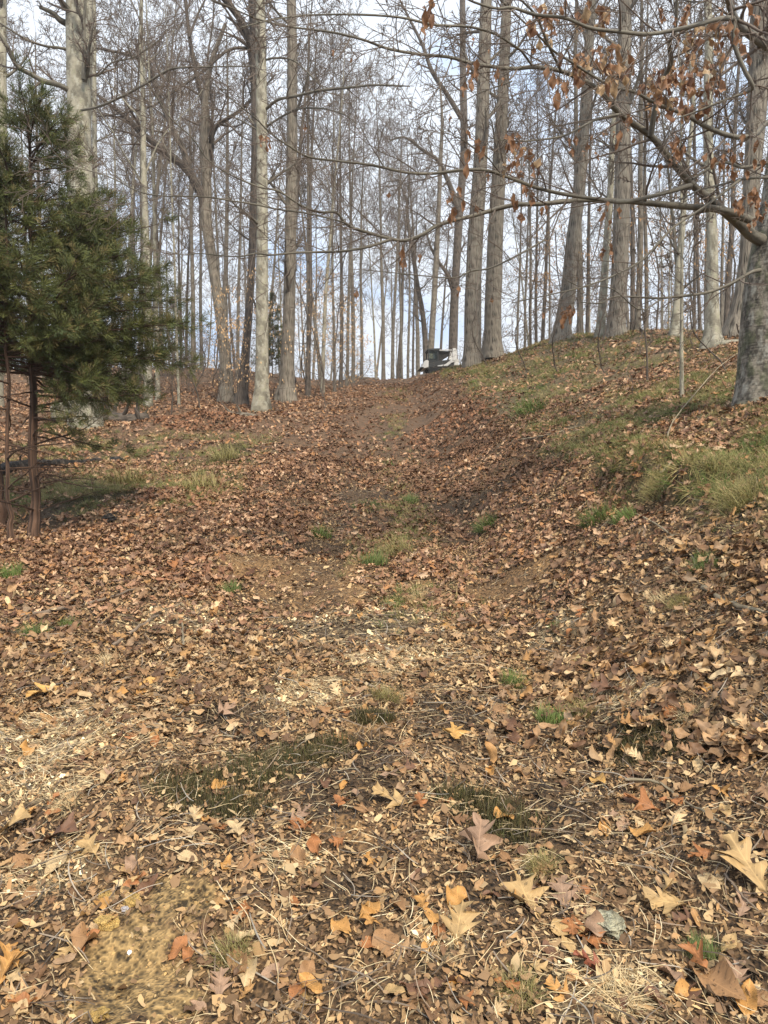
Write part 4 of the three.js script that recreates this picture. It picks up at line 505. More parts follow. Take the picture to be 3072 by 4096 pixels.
// -- the two great trunks by the loader
tracedTree('oak_tree', 'great furrowed oak trunk standing closest to the white loader', 'tree', [[1945, 0, 44], [1935, 300, 50], [1924, 600, 56], [1905, 900, 60], [1890, 1200, 62], [1887, 1380, 64], [1888, 1480, 82]], 32, M.furrow, { flare: 0.25, crown: 9, count: 12, from: 0.4, style: spread });
tracedTree('tulip_tree', 'great grey trunk paired behind the oak beside the loader', 'tree', [[2028, 0, 36], [2015, 300, 44], [2000, 600, 54], [1984, 900, 58], [1974, 1150, 66], [1970, 1350, 72], [1970, 1440, 98]], 34, M.furrow, { flare: 0.3, crown: 9, count: 12, from: 0.4, style: spread });
tracedTree('oak_tree', 'dark oak rising directly behind the tail of the loader', 'tree', [[1850, 0, 22], [1852, 300, 26], [1856, 600, 30], [1838, 850, 31], [1818, 1200, 33], [1812, 1400, 36], [1812, 1465, 46]], 64, M.darkBark, { crown: 9, count: 14, from: 0.3, limbMat: M.darkBark, style: { ...spread, rmin: 0.012 }, limbs: [{ p: [[1850, 480, 20], [1790, 380, 18], [1730, 290, 16], [1690, 180, 13], [1640, 80, 10], [1600, 0, 7]], dd: -2, n: 12, len: 5 }, { p: [[1835, 840, 22], [1790, 720, 18], [1750, 640, 15], [1690, 600, 12], [1620, 550, 9], [1560, 560, 6]], dd: -3, n: 12, len: 5 }, { p: [[1815, 1180, 16], [1790, 1100, 14], [1750, 1040, 12], [1720, 980, 9], [1700, 900, 6]], dd: -1, n: 9, len: 4 }] });
tracedTree('tulip_tree', 'straight grey trunk rising directly behind the loader cab', 'tree', [[1764, 600, 15], [1752, 900, 19], [1736, 1200, 23], [1723, 1400, 26], [1718, 1480, 30]], 63, M.furrow, { crown: 10, count: 12, from: 0.35, style: { ...FOREST, rmin: 0.012 } });
tracedTree('forked_tree', 'dark slanting trunk leaning behind the loader bucket', 'tree', [[1650, 1000, 16], [1668, 1130, 18], [1690, 1250, 20], [1702, 1380, 22], [1704, 1500, 24]], 66, M.darkBark, { crown: 10, count: 12, from: 0.3, style: { ...FOREST, rmin: 0.012 } });
// -- the trees along the crest of the bank
tracedTree('oak_tree', 'broad leaning oak on the bank crest holding a few copper leaves', 'tree', [[2366, 0, 36], [2352, 250, 40], [2337, 500, 44], [2312, 800, 48], [2292, 950, 52], [2272, 1150, 56], [2252, 1290, 62], [2246, 1375, 92]], 27, M.furrow, { flare: 0.35, crown: 8, count: 12, from: 0.45, style: spread });
tracedTree('beech_tree', 'slim pale trunk next to the broadest oak on the bank crest', 'tree', [[2462, 400, 18], [2450, 560, 22], [2440, 800, 26], [2430, 930, 28], [2415, 1150, 32], [2404, 1300, 36], [2400, 1375, 52]], 25, M.beech, { crown: 6, count: 12, from: 0.4, limbMat: M.limb });
tracedTree('oak_tree', 'broadest straight oak trunk in the middle of the bank crest', 'tree', [[2502, 0, 50], [2496, 300, 55], [2490, 700, 60], [2482, 1000, 63], [2472, 1200, 66], [2467, 1300, 72], [2466, 1350, 96]], 24, M.furrow, { flare: 0.3, crown: 8, count: 14, from: 0.45, style: spread });
tracedTree('forked_tree', 'grey trunk forking low above the bank crest behind the thin sapling', 'tree', [[2745, 700, 18], [2730, 900, 22], [2714, 1085, 26], [2710, 1200, 28], [2702, 1290, 34], [2700, 1345, 48]], 21, M.beech, { crown: 5, count: 14, from: 0.35, limbMat: M.limb, limbs: [{ p: [[2714, 1110, 18], [2702, 1000, 15], [2694, 900, 13], [2680, 760, 11], [2660, 560, 8], [2640, 400, 6]], dd: 0.5, n: 12, len: 3 }] });
tracedTree('beech_tree', 'smooth green grey beech on the bank with a long surface root', 'tree', [[2836, 100, 30], [2832, 400, 36], [2836, 700, 39], [2848, 950, 42], [2849, 1150, 47], [2850, 1290, 54], [2850, 1340, 62], [2850, 1390, 86]], 16.5, M.beech, { flare: 0.4, crown: 5, count: 12, from: 0.5, limbMat: M.limb, style: spread, limbs: [] });
tracedTree('oak_tree', 'deeply furrowed oak flaring at its foot beside the old dark beech', 'tree', [[3052, 0, 84], [3036, 300, 76], [3016, 600, 66], [2996, 900, 60], [2986, 1050, 60], [2972, 1180, 68], [2958, 1270, 86], [2946, 1345, 124]], 18, M.furrow, { flare: 0.2, crown: 7, count: 9, from: 0.55, style: spread });
// -- thin sapling on the slope of the bank
tracedTree('sapling', 'thin straight sapling with grey bark on the open slope of the bank', 'sapling', [[2722, 300, 6], [2724, 700, 9], [2728, 1000, 11], [2727, 1245, 13], [2726, 1450, 15], [2728, 1590, 18]], 11.5, M.beech, { crown: 2.2, count: 16, from: 0.3, flare: 0.1, sides: 10, limbMat: M.limbDark });
tracedTree('sapling', 'small bare sapling leaning on the bank below the slim pale trunk', 'sapling', [[2570, 1250, 5], [2580, 1330, 7], [2588, 1420, 8], [2589, 1500, 9]], 14, M.limbDark, { crown: 1, count: 10, from: 0.3, flare: 0, sides: 8 });

// -- slim trunks of the wood that can be told apart: [px of foot, px at the top of the frame, width, distance, bark, label]
const SLIM = [
  [490, 505, 16, 30, 'b', 'thin pale trunk behind the broken stump'], [592, 600, 31, 24, 'b', 'pale scarred trunk standing just past the broken stump'], [632, 610, 18, 29, 'b', 'thinner pale trunk paired behind the scarred one'], [716, 690, 10, 24, 'b', 'slender crooked sapling between the scarred trunk and the forked tree'], [770, 790, 18, 44, 'f', 'straight grey trunk beyond the crooked sapling'], [745, 735, 12, 52, 'd', 'thin dark trunk in the far wood beyond the crooked sapling'], [950, 955, 14, 40, 'f', 'thin trunk behind the wide forked tree'],
  [1232, 1222, 18, 31, 'd', 'dark slim trunk just past the straight furrowed oak'], [1290, 1285, 15, 32, 'b', 'slim olive trunk with pale leaves round it'], [1338, 1330, 12, 36, 'f', 'thin trunk in the middle of the tan leaved saplings'], [1362, 1368, 15, 38, 'd', 'dark thin trunk behind the tan leaved saplings'], [1388, 1398, 13, 43, 'f', 'furrowed slim trunk rising at the end of the fallen log'], [1412, 1425, 15, 46, 'f', 'rough slim trunk over the far fallen log'], [1446, 1462, 13, 50, 'f', 'slender trunk where the path meets the sky'], [1503, 1496, 8, 55, 'b', 'pole thin trunk alone against the bright sky'],
  [1534, 1552, 15, 52, 'f', 'leaning slim trunk above the end of the path'], [1570, 1585, 14, 56, 'f', 'slim grey trunk next to the pair before the loader'], [1592, 1615, 15, 60, 'd', 'knotted dark trunk with a burl at its foot'], [1607, 1600, 11, 60, 'f', 'thin trunk touching the knotted dark one'], [1632, 1640, 11, 62, 'f', 'thin trunk halfway between the knotted trunk and the loader'], [1652, 1668, 10, 64, 'd', 'narrow dark trunk nearest the loader bucket'],
  [2068, 2075, 10, 48, 'f', 'thin trunk beyond the paired great trunks'], [2100, 2108, 10, 46, 'f', 'thin grey stem on the far crest of the hill'], [2122, 2118, 12, 44, 'f', 'slim trunk on the crest beside the thin grey stem'], [2146, 2152, 13, 42, 'd', 'slim dark trunk on the low part of the crest'], [2170, 2178, 15, 40, 'd', 'darker trunk on the crest before the leaning oak'], [2196, 2220, 9, 45, 'f', 'thin slanting stem beside the leaning oak'], [2320, 2345, 24, 33, 'f', 'grey trunk half way between leaning oak and pale trunk'], [2348, 2362, 15, 38, 'd', 'thin trunk behind the grey one past the leaning oak'],
  [2530, 2540, 19, 31, 'd', 'dark trunk close behind the broadest oak'], [2548, 2590, 24, 30, 'f', 'brown trunk slanting away behind the broadest oak'], [2585, 2600, 16, 32, 'f', 'slim trunk on the open crest past the broadest oak'], [2651, 2660, 7, 34, 'b', 'pole thin stem on the open crest'], [2674, 2684, 6, 35, 'b', 'second pole thin stem on the open crest'], [2775, 2790, 12, 30, 'd', 'thin dark trunk behind the forking grey trunk'], [2800, 2806, 14, 32, 'd', 'dark slim trunk beside the smooth beech'], [2822, 2818, 10, 34, 'f', 'thin stem half hidden by the smooth beech'], [2905, 2930, 20, 27, 'd', 'reddish brown trunk between smooth beech and flaring oak'], [2886, 2900, 12, 33, 'f', 'slim stem behind the long surface root'],
];
function forestTree(seed, h, r, st, bark, twig, leafy) {
  const keep = R; R = rng(seed); const g = new THREE.Group(), P = [], Q = [], lean = V(rr(-0.02, 0.02), 0, rr(-0.02, 0.02)); let p = V(0, -0.3, 0), dx = 0, dz = 0;
  for (let k = 0; k <= 16; k++) { P.push(p.clone()); Q.push(Math.max(0.02, r * (1 - 0.85 * Math.pow(k / 16, 1.3)) * (k ? 1 : 1.35))); dx = dx * 0.85 + rr(-0.05, 0.05); dz = dz * 0.85 + rr(-0.05, 0.05); p = p.clone().add(V(dx + lean.x, h / 16, dz + lean.z)); }
  const tb = new Builder(), lb = new Builder(), tw = new Builder(), tips = leafy ? [] : null; tb.tube(P, Q, 10); part('trunk', tb.geo(), bark, g);
  branches((l) => (l <= 1 ? lb : tw), P, Q, 0, st, h, st.from ?? 0.3, tips);
  part('limb', lb.geo(), bark, g); part('twigs', tw.geo(), twig, g);
  if (leafy) { const m = new Builder(); for (const t of tips) if (R() < 0.17) for (let q = 0; q < leafy; q++) { const c = t.p.clone().add(rvec().multiplyScalar(0.12)), a = V(rr(-1, 1), 0, rr(-1, 1)).normalize().multiplyScalar(0.02), n = V(rr(-0.03, 0.03), -0.075, rr(-0.03, 0.03)); m.quad(c, c.clone().addScaledVector(n, 0.5).add(a), c.clone().add(n), c.clone().addScaledVector(n, 0.5).sub(a)); } part('dry_leaves', m.geo(), leafMatFar, g).userData.kind = 'stuff'; }
  R = keep; return g;
}
const leafMatFar = std({ color: lin(0.42, 0.25, 0.115), roughness: 0.8 }), leafMatTan = std({ color: lin(0.55, 0.36, 0.19), roughness: 0.8 });
const FST = (n0, from, ratio, rmin) => ({ ...FOREST, n: [n0, 8, 6, 4], ang: [0.72, 0.75, 0.7, 0.7], ratio: [ratio, 0.5, 0.5, 0.55], from, rmin, wob: [0.05, 0.2, 0.3, 0.36, 0.32], up: [0.1, 0.05, 0.03, 0.02, 0.02] });
const PROTO = { f: [forestTree(901, 24, 0.2, FST(11, 0.42, 0.34, 0.011), M.furrow, M.twig), forestTree(902, 22, 0.16, FST(10, 0.36, 0.30, 0.011), M.furrow, M.twig)], d: [forestTree(903, 22, 0.18, FST(10, 0.34, 0.36, 0.011), M.darkBark, M.twig), forestTree(904, 20, 0.15, FST(10, 0.4, 0.32, 0.011), M.darkBark, M.twig)], b: [forestTree(905, 18, 0.12, FST(11, 0.3, 0.30, 0.007), M.beech, M.twig), forestTree(906, 20, 0.15, FST(11, 0.34, 0.32, 0.009), M.beech, M.twig)] };
const PR = { f: [0.2, 0.16], d: [0.18, 0.15], b: [0.12, 0.15] };
let protoUse = {};
function plant(kind, i, x, d, dia, lean, name, label, group) {
  const s = dia / 2 / PR[kind][i], o = PROTO[kind][i].clone(); top(o, name); o.position.set(x, height(x, d), -d); o.rotation.set(0, rr(0, 6.28), 0); const sy = clamp(0.55 + 0.45 * s, 0.5, 1.25); o.scale.set(clamp(s, 0.3, 2) , sy, clamp(s, 0.3, 2)); o.rotation.order = 'ZXY'; o.rotation.z = lean; tag(o, label, 'tree', group); return o;
}
SLIM.forEach(([px, pt, w, d, k, label], i) => plant(k, i % 2, (px - CX) / FPX * d, d, w * d / FPX * 1.05, -(pt - px) / 1400, 'slim_tree', label));
// -- the wood behind, tree by tree
{
  const marks = [[150, 'the cedar'], [330, 'the spotted beech'], [520, 'the broken stump'], [680, 'the scarred pale trunk'], [850, 'the wide forked tree'], [990, 'the nearly black trunk'], [1110, 'the slim beech'], [1230, 'the furrowed oak'], [1380, 'the tan leaved saplings'], [1540, 'the end of the path'], [1720, 'the loader bucket'], [1840, 'the loader tail'], [1930, 'the great oak'], [2070, 'the great grey trunk'], [2290, 'the leaning oak'], [2440, 'the slim pale trunk'], [2580, 'the broadest oak'], [2780, 'the forking grey trunk'], [2900, 'the smooth beech'], [9999, 'the flaring oak and old beech']];
  const zone = (px, d, dia, k) => { const m = marks.find(([x]) => px < x)[1], t = dia > 0.32 ? 'stout' : dia > 0.24 ? 'middling' : 'thin', c = { f: 'grey', d: 'dark', b: 'pale' }[k], w = d > 74 ? 'farthest back' : d > 56 ? 'far back' : 'in the wood'; return [`${t} ${c} bare tree ${w} behind ${m}`, `${t} ${c} bare trees ${w} behind ${m}`]; };
  const N = 104; for (let i = 0; i < N; i++) {
    const px = -350 + 3800 * ((i * 0.618034) % 1), left = px < 1250, d = left ? rr(34, 85) : rr(46, 100), k = pick(['f', 'f', 'd', 'b', 'f']);
    if (px > 1000 && R() < 0.25) continue;
    if ((px > 1420 && px < 1900 && (d < 66 || R() < 0.5)) || (px > 1900 && px < 2800 && R() < 0.55)) continue;
    const dia = rr(0.16, 0.4), [label, group] = zone(px, d, dia, k); plant(k, i % 2, (px - CX) / FPX * d, d, dia * (d > 60 ? 1.15 : 1), rr(-0.09, 0.09), 'forest_tree', label, group);
  }
  // beyond them the wood reads as one mass
  const far = new THREE.Group(); top(far, 'distant_wood'); tag(far, 'hazy grey mass of bare trees far behind the hill', 'wood', null, 'stuff');
  const ft = forestTree(950, 22, 0.17, { ...FST(12, 0.25, 0.3, 0.014), n: [12, 6, 5, 3] }, M.furrow, M.twig), Q = [];
  for (let i = 0; i < 100; i++) { const px = -500 + 4100 * ((i * 0.7548) % 1), d = rr(88, 150); if (px > 1400 && px < 2800 && R() < 0.66) continue; const x = (px - CX) / FPX * d; Q.push(new THREE.Matrix4().compose(V(x, height(x, d), -d), new THREE.Quaternion().setFromEuler(new THREE.Euler(0, rr(0, 6.28), rr(-0.04, 0.04))), V(1, 1, 1).multiplyScalar(rr(0.75, 1.25)))); }
  for (const c of ft.children) { const im = new THREE.InstancedMesh(c.geometry, c.material, Q.length); Q.forEach((m, i) => im.setMatrixAt(i, m)); im.name = c.name; im.castShadow = im.receiveShadow = true; far.add(im); }
}
// -- young beeches still holding tan leaves, and brush
{
  const SAP = { max: 3, n: [16, 6, 4], seg: [6, 5, 4, 2], sides: [6, 4, 3, 3], wob: [0.08, 0.15, 0.2, 0.2], up: [0.05, 0.02, 0, 0], ang: [1.2, 0.8, 0.8], ratio: [0.34, 0.5, 0.5], rr: [0.4, 0.6, 0.6], rmin: 0.003, from: 0.15 };
  const mk = (s, h, leafy, mat) => { const g = forestTree(s, h, h * 0.007, SAP, M.limbDark, M.twig, leafy); g.traverse((c) => { if (c.name === 'dry_leaves') c.material = mat; }); return g; };
  const A = [mk(971, 5.5, 3, leafMatTan), mk(972, 4.2, 3, leafMatTan), mk(973, 4.5, 2, leafMatFar), mk(974, 4, 0), mk(975, 2.4, 0)];
  const S = [[1290, 30, 0, 1.1, 'young beech full of tan leaves beside the olive trunk'], [1350, 33, 1, 1.2, 'young beech with tan leaves in the middle of the thicket'], [1230, 33, 0, 1, 'young tan leaved beech under the furrowed oak'], [1420, 38, 1, 1, 'young tan leaved beech near the far fallen log'], [900, 26, 1, 0.9, 'young beech with pale leaves before the forked tree'], [1000, 26, 1, 1.2, 'young beech with scattered pale leaves by the black trunk'], [560, 25, 1, 0.9, 'young leafy beech behind the cedar branches'], [2130, 36, 2, 1.3, 'small oak with brown leaves on the low crest'], [2230, 33, 2, 1.2, 'small rusty leaved oak behind the leaning oak'], [2620, 27, 2, 1.2, 'small brown leaved oak on the open crest'], [2920, 22, 2, 1.1, 'rusty leaved young oak between beech and flaring oak'], [2780, 26, 2, 1.2, 'small rusty leaved oak behind the forking trunk'], [2440, 31, 2, 1.2, 'small rusty leaved oak behind the slim pale trunk'], [680, 22, 3, 0.9, 'thin bare sapling by the broken stump'], [800, 24, 3, 1, 'thin bare sapling arching before the forked tree'], [440, 24, 3, 1.1, 'bare sapling in the brown hollow past the spotted beech'], [760, 30, 4, 1.2, 'low bare shrub in the brown hollow'], [860, 34, 4, 1.2, 'low bare shrub near the foot of the forked tree'], [1960, 26, 4, 0.9, 'small bare shrub on the slope under the great trunks'], [2120, 22, 4, 0.8, 'small bare shrub on the leafy slope of the bank'], [2240, 19, 4, 0.7, 'thin twiggy shrub on the bank slope'], [2430, 17, 4, 0.7, 'little leafless bush half way up the bank'], [2900, 12, 4, 0.6, 'thorny low bush before the old beech'], [3010, 9.5, 4, 0.5, 'tangled bare twigs at the foot of the old beech'], [1830, 40, 4, 1, 'bare shrub before the loader'], [1760, 44, 4, 1, 'thin bare shrub close in front of the loader']];
  S.forEach(([px, d, k, s, label], i) => { const o = A[k].clone(); top(o, k < 3 ? 'young_tree' : k === 3 ? 'sapling' : 'shrub'); const x = (px - CX) / FPX * d; o.position.set(x, height(x, d), -d); o.rotation.set(rr(-0.1, 0.1), rr(0, 6.28), rr(-0.1, 0.1)); o.scale.setScalar(s); tag(o, label, k < 3 ? 'young tree' : k === 3 ? 'sapling' : 'shrub'); });
  const brush = new THREE.Group(); top(brush, 'brush'); tag(brush, 'thin leafless undergrowth on the floor of the far wood', 'undergrowth', null, 'stuff'); const Q = [];
  for (let k = 0; k < 150; k++) { const left = R() < 0.55, px = left ? rr(250, 1450) : rr(1500, 3150), d = left ? rr(24, 62) : rr(30, 48), x = (px - CX) / FPX * d; if (!left && px < 1850) continue; Q.push(new THREE.Matrix4().compose(V(x, height(x, d), -d), new THREE.Quaternion().setFromEuler(new THREE.Euler(rr(-0.2, 0.2), rr(0, 6.28), rr(-0.2, 0.2))), V(1, 1, 1).multiplyScalar(rr(0.35, 0.9)))); }
  for (const c of A[4].children) { const im = new THREE.InstancedMesh(c.geometry, c.material, Q.length); Q.forEach((m, i) => im.setMatrixAt(i, m)); im.name = c.name; im.castShadow = im.receiveShadow = true; brush.add(im); }
}
// ---------------------------------------------------------------- the old beech by the bank, whose limbs hang over the path
{
  R = rng(51);
  const d0 = 9, stem = [[3175, 500, 170], [3140, 800, 172], [3112, 950, 178], [3090, 1100, 188], [3080, 1250, 200], [3076, 1400, 214], [3076, 1520, 232], [3076, 1600, 262]];
  const { pts, rad } = tracedStem(stem, d0), base = V(pts[0].x, height(pts[0].x, d0), -d0), g = new THREE.Group(); g.position.copy(base);
  const [P, Q] = smoothStem(pts, rad, 60), tb = new Builder(); tb.tube(P, Q, 40, (f, len) => flare(f, len, Q[0], 1.3, 0.4, 0.13) + 0.012 * Math.sin(len * 23 + 2 * Math.sin(f * 2)) * Math.exp(-len / 0.9)); part('trunk', tb.geo(true).translate(-base.x, -base.y, -base.z), M.oldBeech, g);
  // limbs traced over the picture; each runs from far (at the trunk) to near
  const L = [
    [[[3075, 975, 60], [3010, 943, 48], [2961, 900, 40], [2881, 833, 34], [2764, 734, 30], [2665, 617, 28], [2603, 543, 26], [2480, 457, 24], [2394, 358, 21], [2252, 287, 18], [2134, 268, 17], [2048, 275, 16], [1888, 253, 14], [1795, 228, 13], [1690, 219, 12], [1549, 194, 11], [1456, 160, 10], [1333, 130, 9], [1147, 105, 8], [1024, 74, 7], [900, 20, 5], [780, -20, 4]], 9, 4.6],
    [[[2603, 543, 24], [2622, 432, 22], [2653, 321, 20], [2684, 247, 20], [2678, 179, 17], [2702, 111, 15], [2708, 0, 13], [2715, -120, 9]], 6.8, 6.0], [[[2245, 284, 12], [2190, 173, 11], [2147, 68, 10], [2085, 0, 8], [2030, -60, 6]], 5.9, 5.2], [[[2245, 247, 6], [2280, 170, 6], [2313, 99, 7], [2394, 0, 6], [2440, -60, 5]], 5.8, 5.4],
    [[[2764, 742, 22], [2634, 778, 18], [2492, 808, 18], [2388, 796, 16], [2264, 778, 16], [2153, 753, 15], [2048, 715, 14], [1950, 682, 14], [1857, 679, 13], [1734, 694, 12], [1629, 691, 12], [1487, 660, 11], [1333, 642, 10], [1228, 626, 9], [1150, 580, 8], [1086, 537, 7], [1024, 475, 6], [930, 400, 5], [850, 330, 4]], 7.6, 5],
    [[[3000, 880, 34], [2880, 838, 32], [2757, 827, 27], [2628, 815, 26], [2500, 805, 20], [2326, 800, 20], [2171, 815, 18], [2048, 821, 18], [1888, 864, 17], [1753, 900, 17], [1690, 938, 16], [1617, 963, 15], [1549, 952, 14], [1456, 925, 13], [1388, 900, 12], [1345, 849, 11], [1278, 849, 10], [1203, 821, 9], [1116, 765, 8], [1024, 744, 8], [840, 648, 6], [772, 555, 6], [679, 469, 5], [617, 370, 5], [537, 247, 5], [494, 148, 4], [432, 49, 4]], 8.4, 5.6],
    [[[1570, 956, 13], [1475, 986, 12], [1370, 1005, 11], [1290, 1008, 10], [1178, 1011, 9], [1086, 1020, 8], [1024, 1014, 7], [950, 1027, 6], [796, 1014, 5], [734, 1020, 4], [642, 999, 3]], 6.8, 5.8], [[[1400, 902, 8], [1382, 892, 8], [1240, 855, 7], [1104, 836, 7], [1024, 818, 7], [926, 803, 7], [821, 787, 6], [617, 781, 6], [537, 759, 5], [457, 716, 5], [364, 685, 4], [247, 661, 3], [111, 630, 2.5]], 6.6, 6],
    [[[3040, 1080, 18], [3000, 1091, 15], [2912, 1141, 13], [2820, 1172, 12], [2702, 1187, 11], [2635, 1193, 9], [2456, 1187, 7], [2406, 1212, 6], [2326, 1209, 5]], 8.8, 8], [[[2960, 720, 12], [2800, 840, 10], [2690, 912, 10], [2573, 1036, 9], [2480, 1091, 8], [2394, 1128, 8], [2313, 1153, 7], [2202, 1178, 6], [2100, 1200, 5], [2048, 1212, 4]], 7.6, 6.8], [[[2180, 960, 8], [2048, 1033, 8], [1950, 1076, 7], [1888, 1082, 7], [1826, 1110, 6], [1703, 1104, 5], [1518, 1085, 4], [1400, 1075, 3]], 6.8, 6],
    [[[3260, 330, 60], [3180, 250, 50], [3072, 185, 40], [2974, 117, 34], [2937, 68, 30], [2912, 0, 26], [2890, -90, 20]], 8.6, 5], [[[2936, 74, 22], [2881, 74, 20], [2789, 99, 18], [2665, 127, 17], [2579, 136, 16], [2480, 127, 16], [2357, 111, 15], [2258, 71, 14], [2141, 59, 14], [2048, 30, 12], [1987, 34, 11], [1900, 10, 9], [1857, -10, 8]], 5.4, 4.2], [[[2937, 80, 20], [2937, 173, 18], [2980, 284, 17], [3011, 346, 16], [3005, 360, 13], [2912, 395, 10], [2801, 441, 9], [2720, 470, 6]], 5.4, 5.6],
    [[[3160, 480, 30], [3072, 488, 26], [3023, 537, 22], [2955, 549, 21], [2881, 531, 20], [2801, 494, 18], [2739, 457, 16], [2622, 413, 14], [2542, 370, 13], [2455, 349, 12], [2381, 309, 11], [2283, 247, 10], [2215, 204, 9], [2159, 148, 8], [2048, 43, 7], [1980, -20, 5]], 8, 5.2], [[[3130, 640, 18], [3072, 648, 16], [2974, 670, 14], [2888, 648, 12], [2770, 716, 10]], 8.4, 7.6], [[[3140, 715, 16], [3072, 710, 13], [2974, 716, 11], [2860, 745, 9], [2807, 756, 8], [2720, 800, 6]], 8.4, 7.8],
    [[[2480, 457, 12], [2380, 480, 10], [2265, 540, 9], [2150, 560, 8], [2070, 565, 6], [1980, 560, 4]], 6.4, 5.6], [[[2128, 262, 9], [2085, 204, 9], [2048, 178, 9], [1987, 139, 10], [1882, 108, 10], [1734, 99, 10], [1610, 71, 9], [1456, 59, 8], [1271, 59, 7], [1178, 65, 6], [1061, 86, 5], [960, 110, 4]], 5.7, 4.6], [[[2048, 325, 6], [1900, 380, 5], [1800, 440, 4], [1700, 470, 3]], 5.8, 5.4],
    [[[2000, 690, 6], [1940, 620, 6], [1890, 590, 5], [1850, 560, 4], [1760, 520, 3]], 5.9, 5.2], [[[2640, 1200, 7], [2560, 1240, 6], [2440, 1150, 5], [2300, 1140, 4], [2170, 1030, 3]], 8.2, 7.5],
  ];
  const ST = { max: 4, n: [0, 10, 5, 4], seg: [8, 7, 5, 4, 3], sides: [8, 7, 5, 4, 3], wob: [0.05, 0.1, 0.16, 0.2, 0.2], up: [0.02, 0.01, 0.0, 0.0, 0], ang: [0.8, 0.85, 0.8, 0.8], ratio: [0.4, 0.4, 0.55, 0.55], rr: [0.5, 0.5, 0.6, 0.6], rmin: 0.0026 };
  const tips = [];
  for (const [list, da, db] of L) {
    const q = list.map(([x, y], i) => at(x, y, lerp(da, db, i / (list.length - 1)))), r = list.map(([, , w], i) => w / 2 * lerp(da, db, i / (list.length - 1)) / FPX * 0.93), n = list.length * 3, [lp, lr] = smoothStem(q, r, n);
    const lb = new Builder(), seed = rr(0, 9); lb.tube(lp, lr, 9, (f, len) => 1 + 0.06 * n2(len * 5, seed) + 0.05 * Math.sin(2 * f + seed)); const limb = part('limb', local(lb, base), M.limb, g);
    const tw = new Builder(), total = lp.reduce((s, p, i) => s + (i ? p.distanceTo(lp[i - 1]) : 0), 0);
    branches(() => tw, lp, lr, 1, { ...ST, ratio: [0, Math.min(0.45, 0.85 / total), 0.55, 0.55] }, total, 0.12, tips, Math.max(5, Math.round(total * 5.5)));
    if (!tw.empty) part('twigs', local(tw, base), M.twig, limb);
  }
  // dry leaves: thick where the photograph shows them, thin elsewhere
  const spots = [[2740, 330, 130, 90, 62], [2640, 370, 90, 80, 20], [2420, 250, 110, 90, 30], [2360, 230, 60, 60, 12], [2200, 160, 60, 60, 6], [2860, 160, 130, 80, 30], [2160, 40, 80, 50, 10], [2370, 40, 60, 50, 14], [1720, 40, 70, 40, 5], [2090, 640, 60, 60, 12], [2110, 790, 70, 60, 9], [2070, 560, 60, 60, 5], [1880, 300, 60, 60, 5], [1850, 800, 60, 60, 5], [2440, 840, 40, 50, 3], [2500, 500, 60, 60, 6], [3010, 820, 70, 70, 18], [2960, 600, 120, 80, 16], [2680, 600, 70, 60, 8], [2330, 570, 70, 40, 6], [1920, 600, 60, 50, 4], [1060, 540, 16, 20, 2], [2280, 1260, 30, 40, 9], [1640, 1000, 50, 40, 3], [2960, 60, 110, 60, 12], [2700, 40, 60, 40, 8], [2240, 300, 60, 60, 6], [2450, 1000, 40, 30, 3], [2990, 950, 60, 30, 8]];
  const px = tips.map((t) => [CX + t.p.x / -t.p.z * FPX, CY - (t.p.y - EYE) / -t.p.z * FPX, t]);
  const shapes = [1, 2, 3, 4, 5].map((s) => leafGeo('beech', 800 + s, 12, { hang: 1, roll: [1.0, 5], bend: [-1.4, 1.6], curl: [0.1, 0.5] }));
  const mats = [[0.38, 0.185, 0.082], [0.31, 0.142, 0.064], [0.46, 0.26, 0.122], [0.56, 0.38, 0.21], [0.25, 0.113, 0.055]].map((c) => new THREE.MeshPhysicalMaterial({ map: T.beechLeaf, color: lin(...c), roughness: 0.8, transmission: 0.35, thickness: 0, side: THREE.DoubleSide }));
  const q = new THREE.Quaternion(), e = new THREE.Euler(); let made = 0; const extra = [];
  const hang = (p, s) => { e.set(-Math.PI / 2 + rr(-0.5, 0.5), 0, rr(-0.5, 0.5)); q.setFromEuler(e); const y = new THREE.Quaternion().setFromAxisAngle(V(0, 1, 0), rr(0, 6.28)); return new THREE.Matrix4().compose(p.clone().sub(base), y.multiply(q), V(s * rr(0.55, 0.9), s, s)); };
  for (const [cx, cy, rx, ry, n] of spots) {
    const near = px.map(([x, y, t]) => [Math.hypot((x - cx) / rx, (y - cy) / ry), t]).filter(([k]) => k < 1.1); if (!near.length) { console.log('no twigs at', cx, cy); continue; }
    for (let k = 0; k < n * 1.5; k++) { const t = near[Math.floor(R() * near.length)][1], m = hang(t.p.clone().add(rvec().multiplyScalar(0.02)), rr(0.095, 0.15)); if (made < 290) { const l = part('leaf', pick(shapes), pick(mats), g); m.decompose(l.position, l.quaternion, l.scale); made++; } else extra.push(m); }
  }
  for (let k = 0; k < 40; k++) { const t = pick(px); if (t[0] < 1300 && R() < 0.8) continue; extra.push(hang(t[2].p, rr(0.05, 0.1))); }
  if (extra.length) { const im = new THREE.InstancedMesh(shapes[0], mats[0], extra.length); extra.forEach((m, i) => im.setMatrixAt(i, m)); im.name = 'dry_leaves'; im.userData.kind = 'stuff'; im.castShadow = im.receiveShadow = true; g.add(im); }
  console.log('beech leaves', made, extra.length, 'tips', tips.length);
  top(g, 'beech_tree'); tag(g, 'old dark beech by the bank reaching copper leaved limbs across the path', 'tree');
